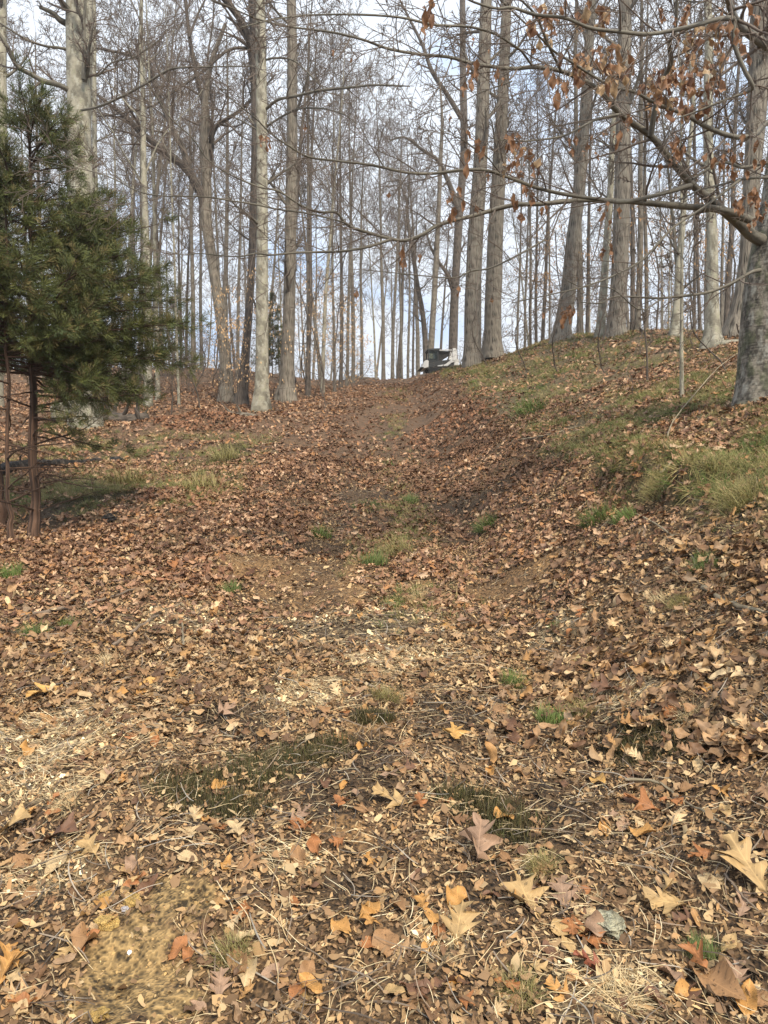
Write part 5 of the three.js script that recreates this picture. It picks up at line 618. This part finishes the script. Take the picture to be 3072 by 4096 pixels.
  // the surface root of the smooth beech and the oak's roots
  const rb = new Builder(), rp = [[2862, 1362], [2890, 1368], [2925, 1362], [2960, 1358], [2990, 1366]].map(([x, y], i) => { const p = at(x, y, 16.3); return V(p.x, height(p.x, 16.3) + 0.04 - i * 0.012, -16.3 + 0.1 * i); }); const [a, b] = smoothStem(rp, [0.11, 0.09, 0.07, 0.06, 0.03], 16); rb.tube(a, b, 10); const host = scene.children.find((o) => /smooth green grey beech/.test(o.userData.label || '')); part('root', rb.geo().translate(-host.position.x, -host.position.y, -host.position.z), M.beech, host);
}

// ---------------------------------------------------------------- red cedars at the edge
function cedar(name, label, stem, d, opt) {
  const { pts, rad } = (() => { const L = [...stem].reverse(); return { pts: L.map(([x, y]) => at(x, y, d)), rad: L.map(([, , w]) => w / 2 * d / FPX) }; })();
  const base = V(pts[0].x, height(pts[0].x, d), -d), g = new THREE.Group(); g.position.copy(base); pts.unshift(V(pts[0].x, base.y - 0.15, -d)); rad.unshift(rad[0] * 1.25);
  const [P, Q] = smoothStem(pts, rad, 40), tb = new Builder(), seed = rr(0, 6); P.forEach((p, k) => { if (k > 2) { p.x += 0.028 * n2(k * 0.16, seed); p.z += 0.028 * n2(k * 0.16 + 9, seed); } }); tb.tube(P, Q, 18, (f, len) => 1 + 0.10 * Math.cos(4 * f + seed + len * 1.3) + 0.07 * n2(f * 3, len * 2.2 + seed) + 0.05 * Math.sin(9 * f + len * 3) + 0.35 * Math.exp(-len / 0.18) * (0.5 + 0.5 * Math.cos(5 * f + seed))); part('trunk', tb.geo(true).translate(-base.x, -base.y, -base.z), M.cedarBark, g);
  const H = P[40].y - base.y, lb = new Builder(), sprays = [];
  const at1 = (y) => { let i = 0; while (i < 39 && P[i + 1].y - base.y < y) i++; return P[i].clone().lerp(P[i + 1], clamp((y - (P[i].y - base.y)) / (P[i + 1].y - P[i].y))); };
  const list = [...(opt.boughs || []).flatMap((b) => b[0] < 2 ? [b] : [b, [b[0] + 0.05, b[1] + 0.15, b[2] * 0.9], [b[0] - 0.06, b[1] - 0.2, b[2] * 0.8], [b[0] + 0.1, b[1] - 0.1, b[2] * 0.7]])]; for (let y = opt.bottom; y < H - 0.04; y += rr(0.018, 0.045)) { const a = rr(0, 6.283); list.push([y, a, opt.reach(y, a) * rr(0.65, 1.08)]); }
  for (const [y, az, R0] of list) {
    if (R0 < 0.05) continue;
    const p = at1(y), rise = lerp(0.1, 1.1, ss(opt.bottom, H, y)) + rr(-0.2, 0.2); let dir = V(Math.cos(az), rise * 0.6, Math.sin(az)).normalize();
    const bp = [p.clone()], n = 7; for (let k = 1; k <= n; k++) { dir.add(rvec().multiplyScalar(0.13)); dir.y += lerp(-0.05, 0.06, k / n); dir.normalize(); bp.push(bp[k - 1].clone().addScaledVector(dir, R0 * 1.12 / n)); }
    const br = bp.map((_, k) => lerp(Math.min(0.02, 0.006 + 0.009 * R0), 0.002, k / n)); lb.tube(bp, br, 5);
    for (let s = 0; s < Math.max(5, R0 * 15); s++) { // side shoots
      const t = rr(0.22, 1), x = t * n * 0.999, i = Math.floor(x), q = bp[i].clone().lerp(bp[i + 1], x - i), ax = bp[i + 1].clone().sub(bp[i]).normalize(), sd = turned(ax, rr(0.5, 1.15), rr(0, 6.28)); sd.y += 0.25; sd.normalize(); const L = rr(0.1, 0.36) * (1.2 - 0.65 * t) * Math.min(1, 0.35 + R0); const e = q.clone().addScaledVector(sd, L);
      lb.tube([q, q.clone().lerp(e, 0.5).add(rvec().multiplyScalar(0.01)), e], [0.003, 0.0022, 0.0015], 3);
      for (let k = 0; k < Math.max(2, L * 16); k++) { const f = rr(0.15, 1); sprays.push([q.clone().lerp(e, f), turned(sd, rr(0.1, 0.8), rr(0, 6.28))]); }
    }
    for (let k = 0; k < 4; k++) sprays.push([bp[n].clone(), turned(dir, rr(0, 0.5), rr(0, 6.28))]);
  }
  for (let k = 0; k < opt.dead; k++) { const dead = new Builder(), y = rr(0.3, opt.bottom + 0.3), az = rr(0, 6.28), p = at1(y), L = rr(0.3, 1.2), dir = V(Math.cos(az), rr(-0.15, 0.55), Math.sin(az)).normalize(), bp = [p]; for (let j = 1; j <= 6; j++) { dir.add(rvec().multiplyScalar(0.12)); dir.y -= 0.03; dir.normalize(); bp.push(bp[j - 1].clone().addScaledVector(dir, L / 6)); } dead.tube(bp, bp.map((_, j) => lerp(rr(0.009, 0.018), 0.003, j / 6)), 5); for (let j = 0; j < 7; j++) { const i = 1 + Math.floor(rr(0, 5)), s = turned(dir, rr(0.5, 1.1), rr(0, 6.28)), l = rr(0.08, 0.35); dead.tube([bp[i], bp[i].clone().addScaledVector(s, l / 2).add(rvec().multiplyScalar(0.015)), bp[i].clone().addScaledVector(s, l)], [0.003, 0.002, 0.001], 3); } part('dead_branch', local(dead, base), M.cedarBark, g); }
  if (!lb.empty) part('branches', local(lb, base), M.cedarBark, g); 
  // sprays of scale leaves
  const spray = (s) => { const keep = R; R = rng(s); const b = new Builder(); for (let k = 0; k < 9; k++) { const t = k / 9, az = k * 2.4 + rr(-0.4, 0.4), o = V(0, t * 0.1, 0), c = V(Math.cos(az) * 0.62, 0.78, Math.sin(az) * 0.62), L = rr(0.05, 0.085) * (1.15 - 0.5 * t), e = o.clone().addScaledVector(c, L), w = V(-Math.sin(az), 0, Math.cos(az)).multiplyScalar(0.0026); b.quad(o.clone().sub(w), o.clone().add(w), e.clone().addScaledVector(w, 0.3), e.clone().addScaledVector(w, -0.3)); for (let j = 0; j < 4; j++) { const m = o.clone().lerp(e, rr(0.3, 0.95)), z = az + (j % 2 ? 1 : -1) * rr(0.5, 1.1), h = V(Math.cos(z) * 0.6, rr(0.4, 0.9), Math.sin(z) * 0.6).multiplyScalar(rr(0.018, 0.034)), u = V(-Math.sin(z), 0, Math.cos(z)).multiplyScalar(0.0019); b.quad(m.clone().sub(u), m.clone().add(u), m.clone().add(h).addScaledVector(u, 0.3), m.clone().add(h).addScaledVector(u, -0.3)); } } R = keep; return b.geo(); };
  if (sprays.length) { const G = [spray(1), spray(2), spray(3)], up = V(0, 1, 0), q = new THREE.Quaternion(), sets = G.map(() => []); for (const s of sprays) sets[Math.floor(R() * 3)].push(s);
    const mat = std({ roughness: 0.7 }); sets.forEach((S, k) => { const im = new THREE.InstancedMesh(G[k], mat, S.length); S.forEach(([p, dr], i) => { q.setFromUnitVectors(up, dr); im.setMatrixAt(i, new THREE.Matrix4().compose(p.clone().sub(base), q, V(1, 1, 1).multiplyScalar(rr(0.8, 1.35)))); const c = R() < 0.16 ? [0.15, 0.12, 0.042] : mix3([0.04, 0.058, 0.012], [0.105, 0.112, 0.024], R()); im.setColorAt(i, tint(c, 0.25)); }); im.name = 'foliage'; im.userData.kind = 'stuff'; im.castShadow = im.receiveShadow = true; g.add(im); }); }
  console.log(name, 'sprays', sprays.length, 'height', H.toFixed(2)); top(g, name); tag(g, label, 'tree'); return g;
}
{
  R = rng(61);
  const prof = hermite([1.5, 2.0, 2.4, 2.8, 3.3, 3.8, 4.4, 5.0, 5.45], [0.95, 1.45, 1.75, 2.05, 1.85, 1.45, 1.2, 0.95, 0.35]);
  cedar('cedar_tree', 'dense dark green cedar with a reddish trunk at the edge of the path', [[118, 440, 4], [122, 700, 12], [126, 1000, 18], [130, 1400, 25], [134, 1700, 30], [138, 2000, 33], [140, 2110, 40]], 9.6, { bottom: 2.12, dead: 30, boughs: [[1.25, 0.3, 1.0], [1.45, -0.5, 1.1], [1.6, 0.8, 1.1], [1.75, 0.1, 1.35], [1.9, -0.3, 1.4], [1.95, 0.6, 1.3], [2.25, 0.35, 1.5], [2.45, -0.3, 1.85], [2.6, 0.1, 1.95], [2.75, 0.5, 1.9], [2.85, -0.15, 2.0], [2.95, -0.6, 1.8], [3.1, 0.2, 1.75], [3.25, -0.35, 1.6], [3.4, 0.4, 1.45], [2.3, 0.0, 1.2], [2.2, -0.7, 1.3], [2.5, 0.8, 1.6], [2.7, -0.9, 1.7], [3.0, 0.9, 1.6], [3.5, 0, 1.35], [3.7, 0.3, 1.2], [3.9, -0.3, 1.1]], reach: (y, az) => Math.max(0, prof(y)) * (0.82 + 0.28 * Math.cos(az * 3 + y * 2)) });
  const p2 = hermite([1.3, 2, 3, 4, 4.8], [0.5, 0.95, 1.0, 0.6, 0.1]);
  cedar('cedar_tree', 'slim cedar with a pale weathered stem beside the dense one', [[20, 700, 4], [26, 1100, 10], [28, 1500, 13], [32, 1800, 15], [40, 2050, 17], [45, 2140, 24]], 9.2, { bottom: 2.3, dead: 14, reach: (y) => Math.max(0, p2(y)) * 0.8 });
  cedar('cedar_tree', 'dark cedar stem at the very edge beside the charred log', [[-60, 600, 5], [-40, 1200, 14], [-18, 1700, 22], [2, 2000, 28], [4, 2020, 34]], 10.6, { bottom: 2.2, dead: 8, reach: (y) => Math.max(0, 1.5 - 0.27 * y) });
  const far = (px, d, h, label) => cedar('cedar_tree', label, (() => { const x = (px - CX) / FPX * d, y0 = height(x, d), f = (y) => CY - (y0 + y - EYE) / d * FPX; return [[px, f(h), 1], [px, f(h * 0.5), 3], [px, f(0), 5]]; })(), d, { bottom: h * 0.15, dead: 0, reach: (y) => 0.26 * h * (1 - y / h) });
  far(1090, 46, 5.5, 'small dark cedar in the wood behind the furrowed oak'); far(690, 44, 5, 'small dark cedar in the wood beyond the crooked sapling');
}

// ---------------------------------------------------------------- logs, stump, boulder, snagged rag
function log(name, label, cat, a, b, ra, rb, mat, opts = {}) {
  const P = [], Q = [], N = 24; for (let k = 0; k <= N; k++) { const t = k / N, x = lerp(a[0], b[0], t), d = lerp(a[1], b[1], t), r = lerp(ra, rb, t) * (1 + 0.12 * n2(t * 5, ra * 90)); P.push(V(x + 0.04 * n2(t * 3, 5), height(x, d) + r * 0.55 + (opts.lift || 0) * t, -d)); Q.push(r * (k === 0 || k === N ? 0.55 : 1)); }
  P.unshift(P[0].clone()); Q.unshift(0.001); P.push(P[P.length - 1].clone()); Q.push(0.001); P[0].x -= 0.001; P[P.length - 1].x += 0.001;
  const tb = new Builder(); tb.tube(P, Q, 16, (f, len) => 1 + 0.14 * n3(Math.cos(f) * 1.4, Math.sin(f) * 1.4, len * 1.1 + ra * 50) + 0.06 * n3(Math.cos(f) * 4, Math.sin(f) * 4, len * 0.7), 0.9); const base = P[Math.floor(N / 2)].clone(), g = new THREE.Group(); g.position.copy(base); part('log_body', tb.geo(true).translate(-base.x, -base.y, -base.z), mat, g);
  if (opts.splinters) { const s = new Builder(); for (let k = 0; k < opts.splinters; k++) { const i = Math.floor(rr(2, N)), p = P[i].clone().add(rvec().multiplyScalar(Q[i] * 0.6)), dr = V(rr(-0.4, 0.9), rr(0.2, 1.1), rr(-0.4, 0.4)).normalize(), l = rr(0.2, 0.8) * (opts.sl || 1); s.tube([p, p.clone().addScaledVector(dr, l * 0.5).add(rvec().multiplyScalar(0.05)), p.clone().addScaledVector(dr, l)], [0.07, 0.05, 0.008].map((v) => v * (opts.sl || 1)), 6); } part('broken_branch', local(s, base), mat, g); }
  top(g, name); tag(g, label, cat); return g;
}
{
  R = rng(71);
  const G = (px, py) => gp(px, py);
  { const a = G(10, 1925), b = G(405, 1848); log('log', 'charred black log lying behind the cedar trunks', 'log', [a[0] - 0.9, a[1]], [b[0], b[1]], 0.17, 0.07, M.char, { splinters: 3, sl: 0.35 }); }
  rockLike(466, 1848, 50, M.char, 'wood_chunk', 'short charred chunk beyond the end of the black log', 'wood chunk', 21, 0.5, 1.4); rockLike(435, 2080, 48, M.char, 'wood_chunk', 'dark rotten wood chunk at the edge of the dip', 'wood chunk', 22, 0.7, 1.0);
  { const d = 21.2, x = (510 - CX) / FPX * d; log('stump', 'broken uprooted stump with jagged splinters in the hollow', 'stump', [x - 0.9, d], [x + 0.55, d + 0.15], 0.2, 0.14, M.darkBark, { splinters: 12, sl: 1.1 }); }
  { const d = 26; log('log', 'rotten log lying in the brown hollow behind the stump', 'log', [(400 - CX) / FPX * d, d], [(560 - CX) / FPX * d, d + 1], 0.13, 0.1, M.darkBark); }
  { const d = 22.5; log('log', 'grey fallen branch lying behind the leaf mound', 'log', [(880 - CX) / FPX * d, d], [(1010 - CX) / FPX * d, d + 0.6], 0.1, 0.06, M.furrow, { splinters: 3, sl: 0.7 }); }
  { const d = 49; log('log', 'far fallen log where the path meets the sky', 'log', [(1390 - CX) / FPX * d, d], [(1515 - CX) / FPX * d, d + 0.5], 0.16, 0.12, M.furrow); }
  { const d = 21, x = (285 - CX) / FPX * d, g = new THREE.IcosahedronGeometry(0.55, 5), p = g.attributes.position; for (let i = 0; i < p.count; i++) { const v = V(p.getX(i), p.getY(i), p.getZ(i)), k = 1 + 0.2 * n3(v.x * 2, v.y * 2, v.z * 2) + 0.05 * n3(v.x * 8, v.y * 8, v.z * 8); p.setXYZ(i, v.x * k * 1.1, v.y * k * 0.8, v.z * k); } g.computeVertexNormals(); const o = new THREE.Mesh(g, std({ map: T.beechColor, bumpMap: T.beechBump, bumpScale: 0.03, color: lin(0.85, 0.86, 0.85) })); o.position.set(x, height(x, d) + 0.2, -d); o.castShadow = o.receiveShadow = true; top(o, 'boulder'); tag(o, 'pale grey boulder at the foot of the spotted beech', 'boulder'); }
  { const d = 29.6, p = at(1178, 1522, d), g = new THREE.Group(); g.position.copy(p); const b = new Builder(), s = d / FPX; const c = curve([V(-3, 6, 0), V(2, 3, 1), V(4, -5, 0), V(0, -14, 0), V(-6, -22, 0)].map((v) => v.multiplyScalar(s)), 14); b.tube(c, c.map((_, i) => s * lerp(6.5, 1.2, i / 14) * (i === 0 ? 0.4 : 1)), 10); part('dark_body', b.geo(), std({ color: lin(0.02, 0.014, 0.016), roughness: 0.7 }), g); const w = new THREE.SphereGeometry(3.6 * s, 14, 10); w.scale(0.9, 1.25, 0.8); w.translate(-4 * s, 8.5 * s, 0.5 * s); part('white_tip', w, std({ color: lin(0.8, 0.78, 0.75) }), g); shadows(top(g, 'hanging_rag')); tag(g, 'small dark hanging shape with a white tip beside the furrowed oak', 'rag'); }
}
function rockLike(px, py, w, mat, name, label, cat, seed, flat, long) { const g = new THREE.IcosahedronGeometry(0.5, 4), p = g.attributes.position; for (let i = 0; i < p.count; i++) { const v = V(p.getX(i), p.getY(i), p.getZ(i)).multiplyScalar(2), k = 0.5 * (1 + 0.35 * n3(v.x * 1.3 + seed, v.y * 1.3, v.z * 1.3) + 0.15 * n3(v.x * 4, v.y * 4 + seed, v.z * 4)); p.setXYZ(i, v.x * k * long, v.y * k * flat, v.z * k); } g.computeVertexNormals(); const o = new THREE.Mesh(g, mat); o.castShadow = o.receiveShadow = true; const [x, d] = gp(px, py), s = w * d / FPX; groundMatrix(x, d, s * 0.15, seed, 0, 0, s).decompose(o.position, o.quaternion, o.scale); top(o, name); tag(o, label, cat); }

// ---------------------------------------------------------------- the compact loader behind the crest, seen from its side
{
  const d = 57, s = d / FPX, g = new THREE.Group(), x0 = (1752 - CX) / FPX * d, yTop = EYE + (CY - 1400) / FPX * d; g.position.set(x0, yTop - 2.0, -d); g.rotation.y = 0.12;
  const white = std({ color: lin(0.68, 0.66, 0.62), roughness: 0.5 }), black = std({ color: lin(0.018, 0.02, 0.02), roughness: 0.5 }), dk = std({ color: lin(0.035, 0.036, 0.035), roughness: 0.6 }), glass = new THREE.MeshPhysicalMaterial({ color: lin(0.75, 0.85, 0.82), transmission: 1, thickness: 0, roughness: 0.05, side: THREE.DoubleSide }), rubber = std({ color: lin(0.02, 0.02, 0.02), roughness: 0.9 });
  const ex = (pts, depth, z, bev = 0.02) => { const sh = new THREE.Shape(pts.map(([a, b]) => new THREE.Vector2(a, b))); const e = new THREE.ExtrudeGeometry(sh, { depth, bevelEnabled: true, bevelThickness: bev, bevelSize: bev, bevelSegments: 2 }); e.translate(0, 0, z); return e; };
  const bx = (w, h, dp, x, y, z, r = 0.02) => new RoundedBoxGeometry(w, h, dp, 2, r).translate(x, y, z);
  part('body', ex([[-0.95, 0.35], [0.95, 0.35], [1.15, 0.8], [1.05, 1.15], [0.2, 1.05], [-0.95, 0.75]], 1.2, -0.6), dk, g);
  const cab = part('cab', mergeGeometries([bx(0.09, 1.15, 0.09, -0.82, 1.35, 0.5), bx(0.09, 1.15, 0.09, -0.82, 1.35, -0.5), bx(0.12, 1.1, 0.09, -0.12, 1.4, 0.5), bx(0.12, 1.1, 0.09, -0.12, 1.4, -0.5), bx(0.8, 0.5, 1.0, -0.48, 0.98, 0), bx(0.2, 0.8, 0.9, -0.2, 1.4, 0)]), black, g);
  part('window', bx(0.6, 0.75, 0.02, -0.47, 1.5, 0.5, 0.008), glass, cab); for (let k = 0; k < 4; k++) part('guard_bar', bx(0.025, 0.75, 0.02, -0.66 + k * 0.13, 1.5, 0.535, 0.008), black, cab);
  part('roof', ex([[-0.95, 1.86], [-0.92, 1.95], [0.0, 2.0], [0.1, 1.9], [0.02, 1.84]], 1.1, -0.55), dk, cab); part('side_screen', ex([[-0.1, 1.84], [0.86, 1.82], [0.82, 1.5], [-0.1, 0.9]], 0.04, 0.42, 0.008), std({ color: lin(0.03, 0.028, 0.025) }), g);
  for (const z of [-0.72, 0.6]) { const arm = part('lift_arm', ex([[-0.15, 0.62], [0.45, 0.75], [0.95, 1.15], [1.02, 1.3], [1.02, 1.98], [1.2, 2.0], [1.32, 1.9], [1.34, 1.3], [1.2, 1.0], [0.9, 0.9], [0.5, 0.55], [-0.1, 0.42]], 0.12, z), white, g); part('arm_link', ex([[0.0, 1.8], [0.0, 1.87], [1.05, 1.93], [1.05, 1.85]], 0.06, z + 0.03, 0.01), white, arm); }
  part('tailgate', ex([[1.05, 0.7], [1.5, 0.75], [1.55, 1.1], [1.45, 1.22], [1.1, 1.2]], 1.1, -0.55), white, g);
  const bucket = part('bucket', ex([[-1.35, 0.5], [-1.2, 0.42], [-0.92, 0.5], [-0.9, 0.95], [-1.0, 1.02], [-1.18, 0.95]], 1.6, -0.8), white, g); part('bucket_edge', bx(0.25, 0.04, 1.66, -1.38, 0.46, 0), dk, bucket);
  for (const z of [-0.78, 0.5]) part('track', ex([[-0.9, 0.1], [-0.7, -0.02], [0.8, -0.02], [1.0, 0.12], [0.95, 0.4], [0.7, 0.6], [-0.75, 0.5]], 0.28, z, 0.03), rubber, g);
  shadows(top(g, 'loader')); tag(g, 'white and black compact loader parked behind the hill crest', 'loader');
}
console.log('objects', scene.children.length);
renderer.render(scene, camera);
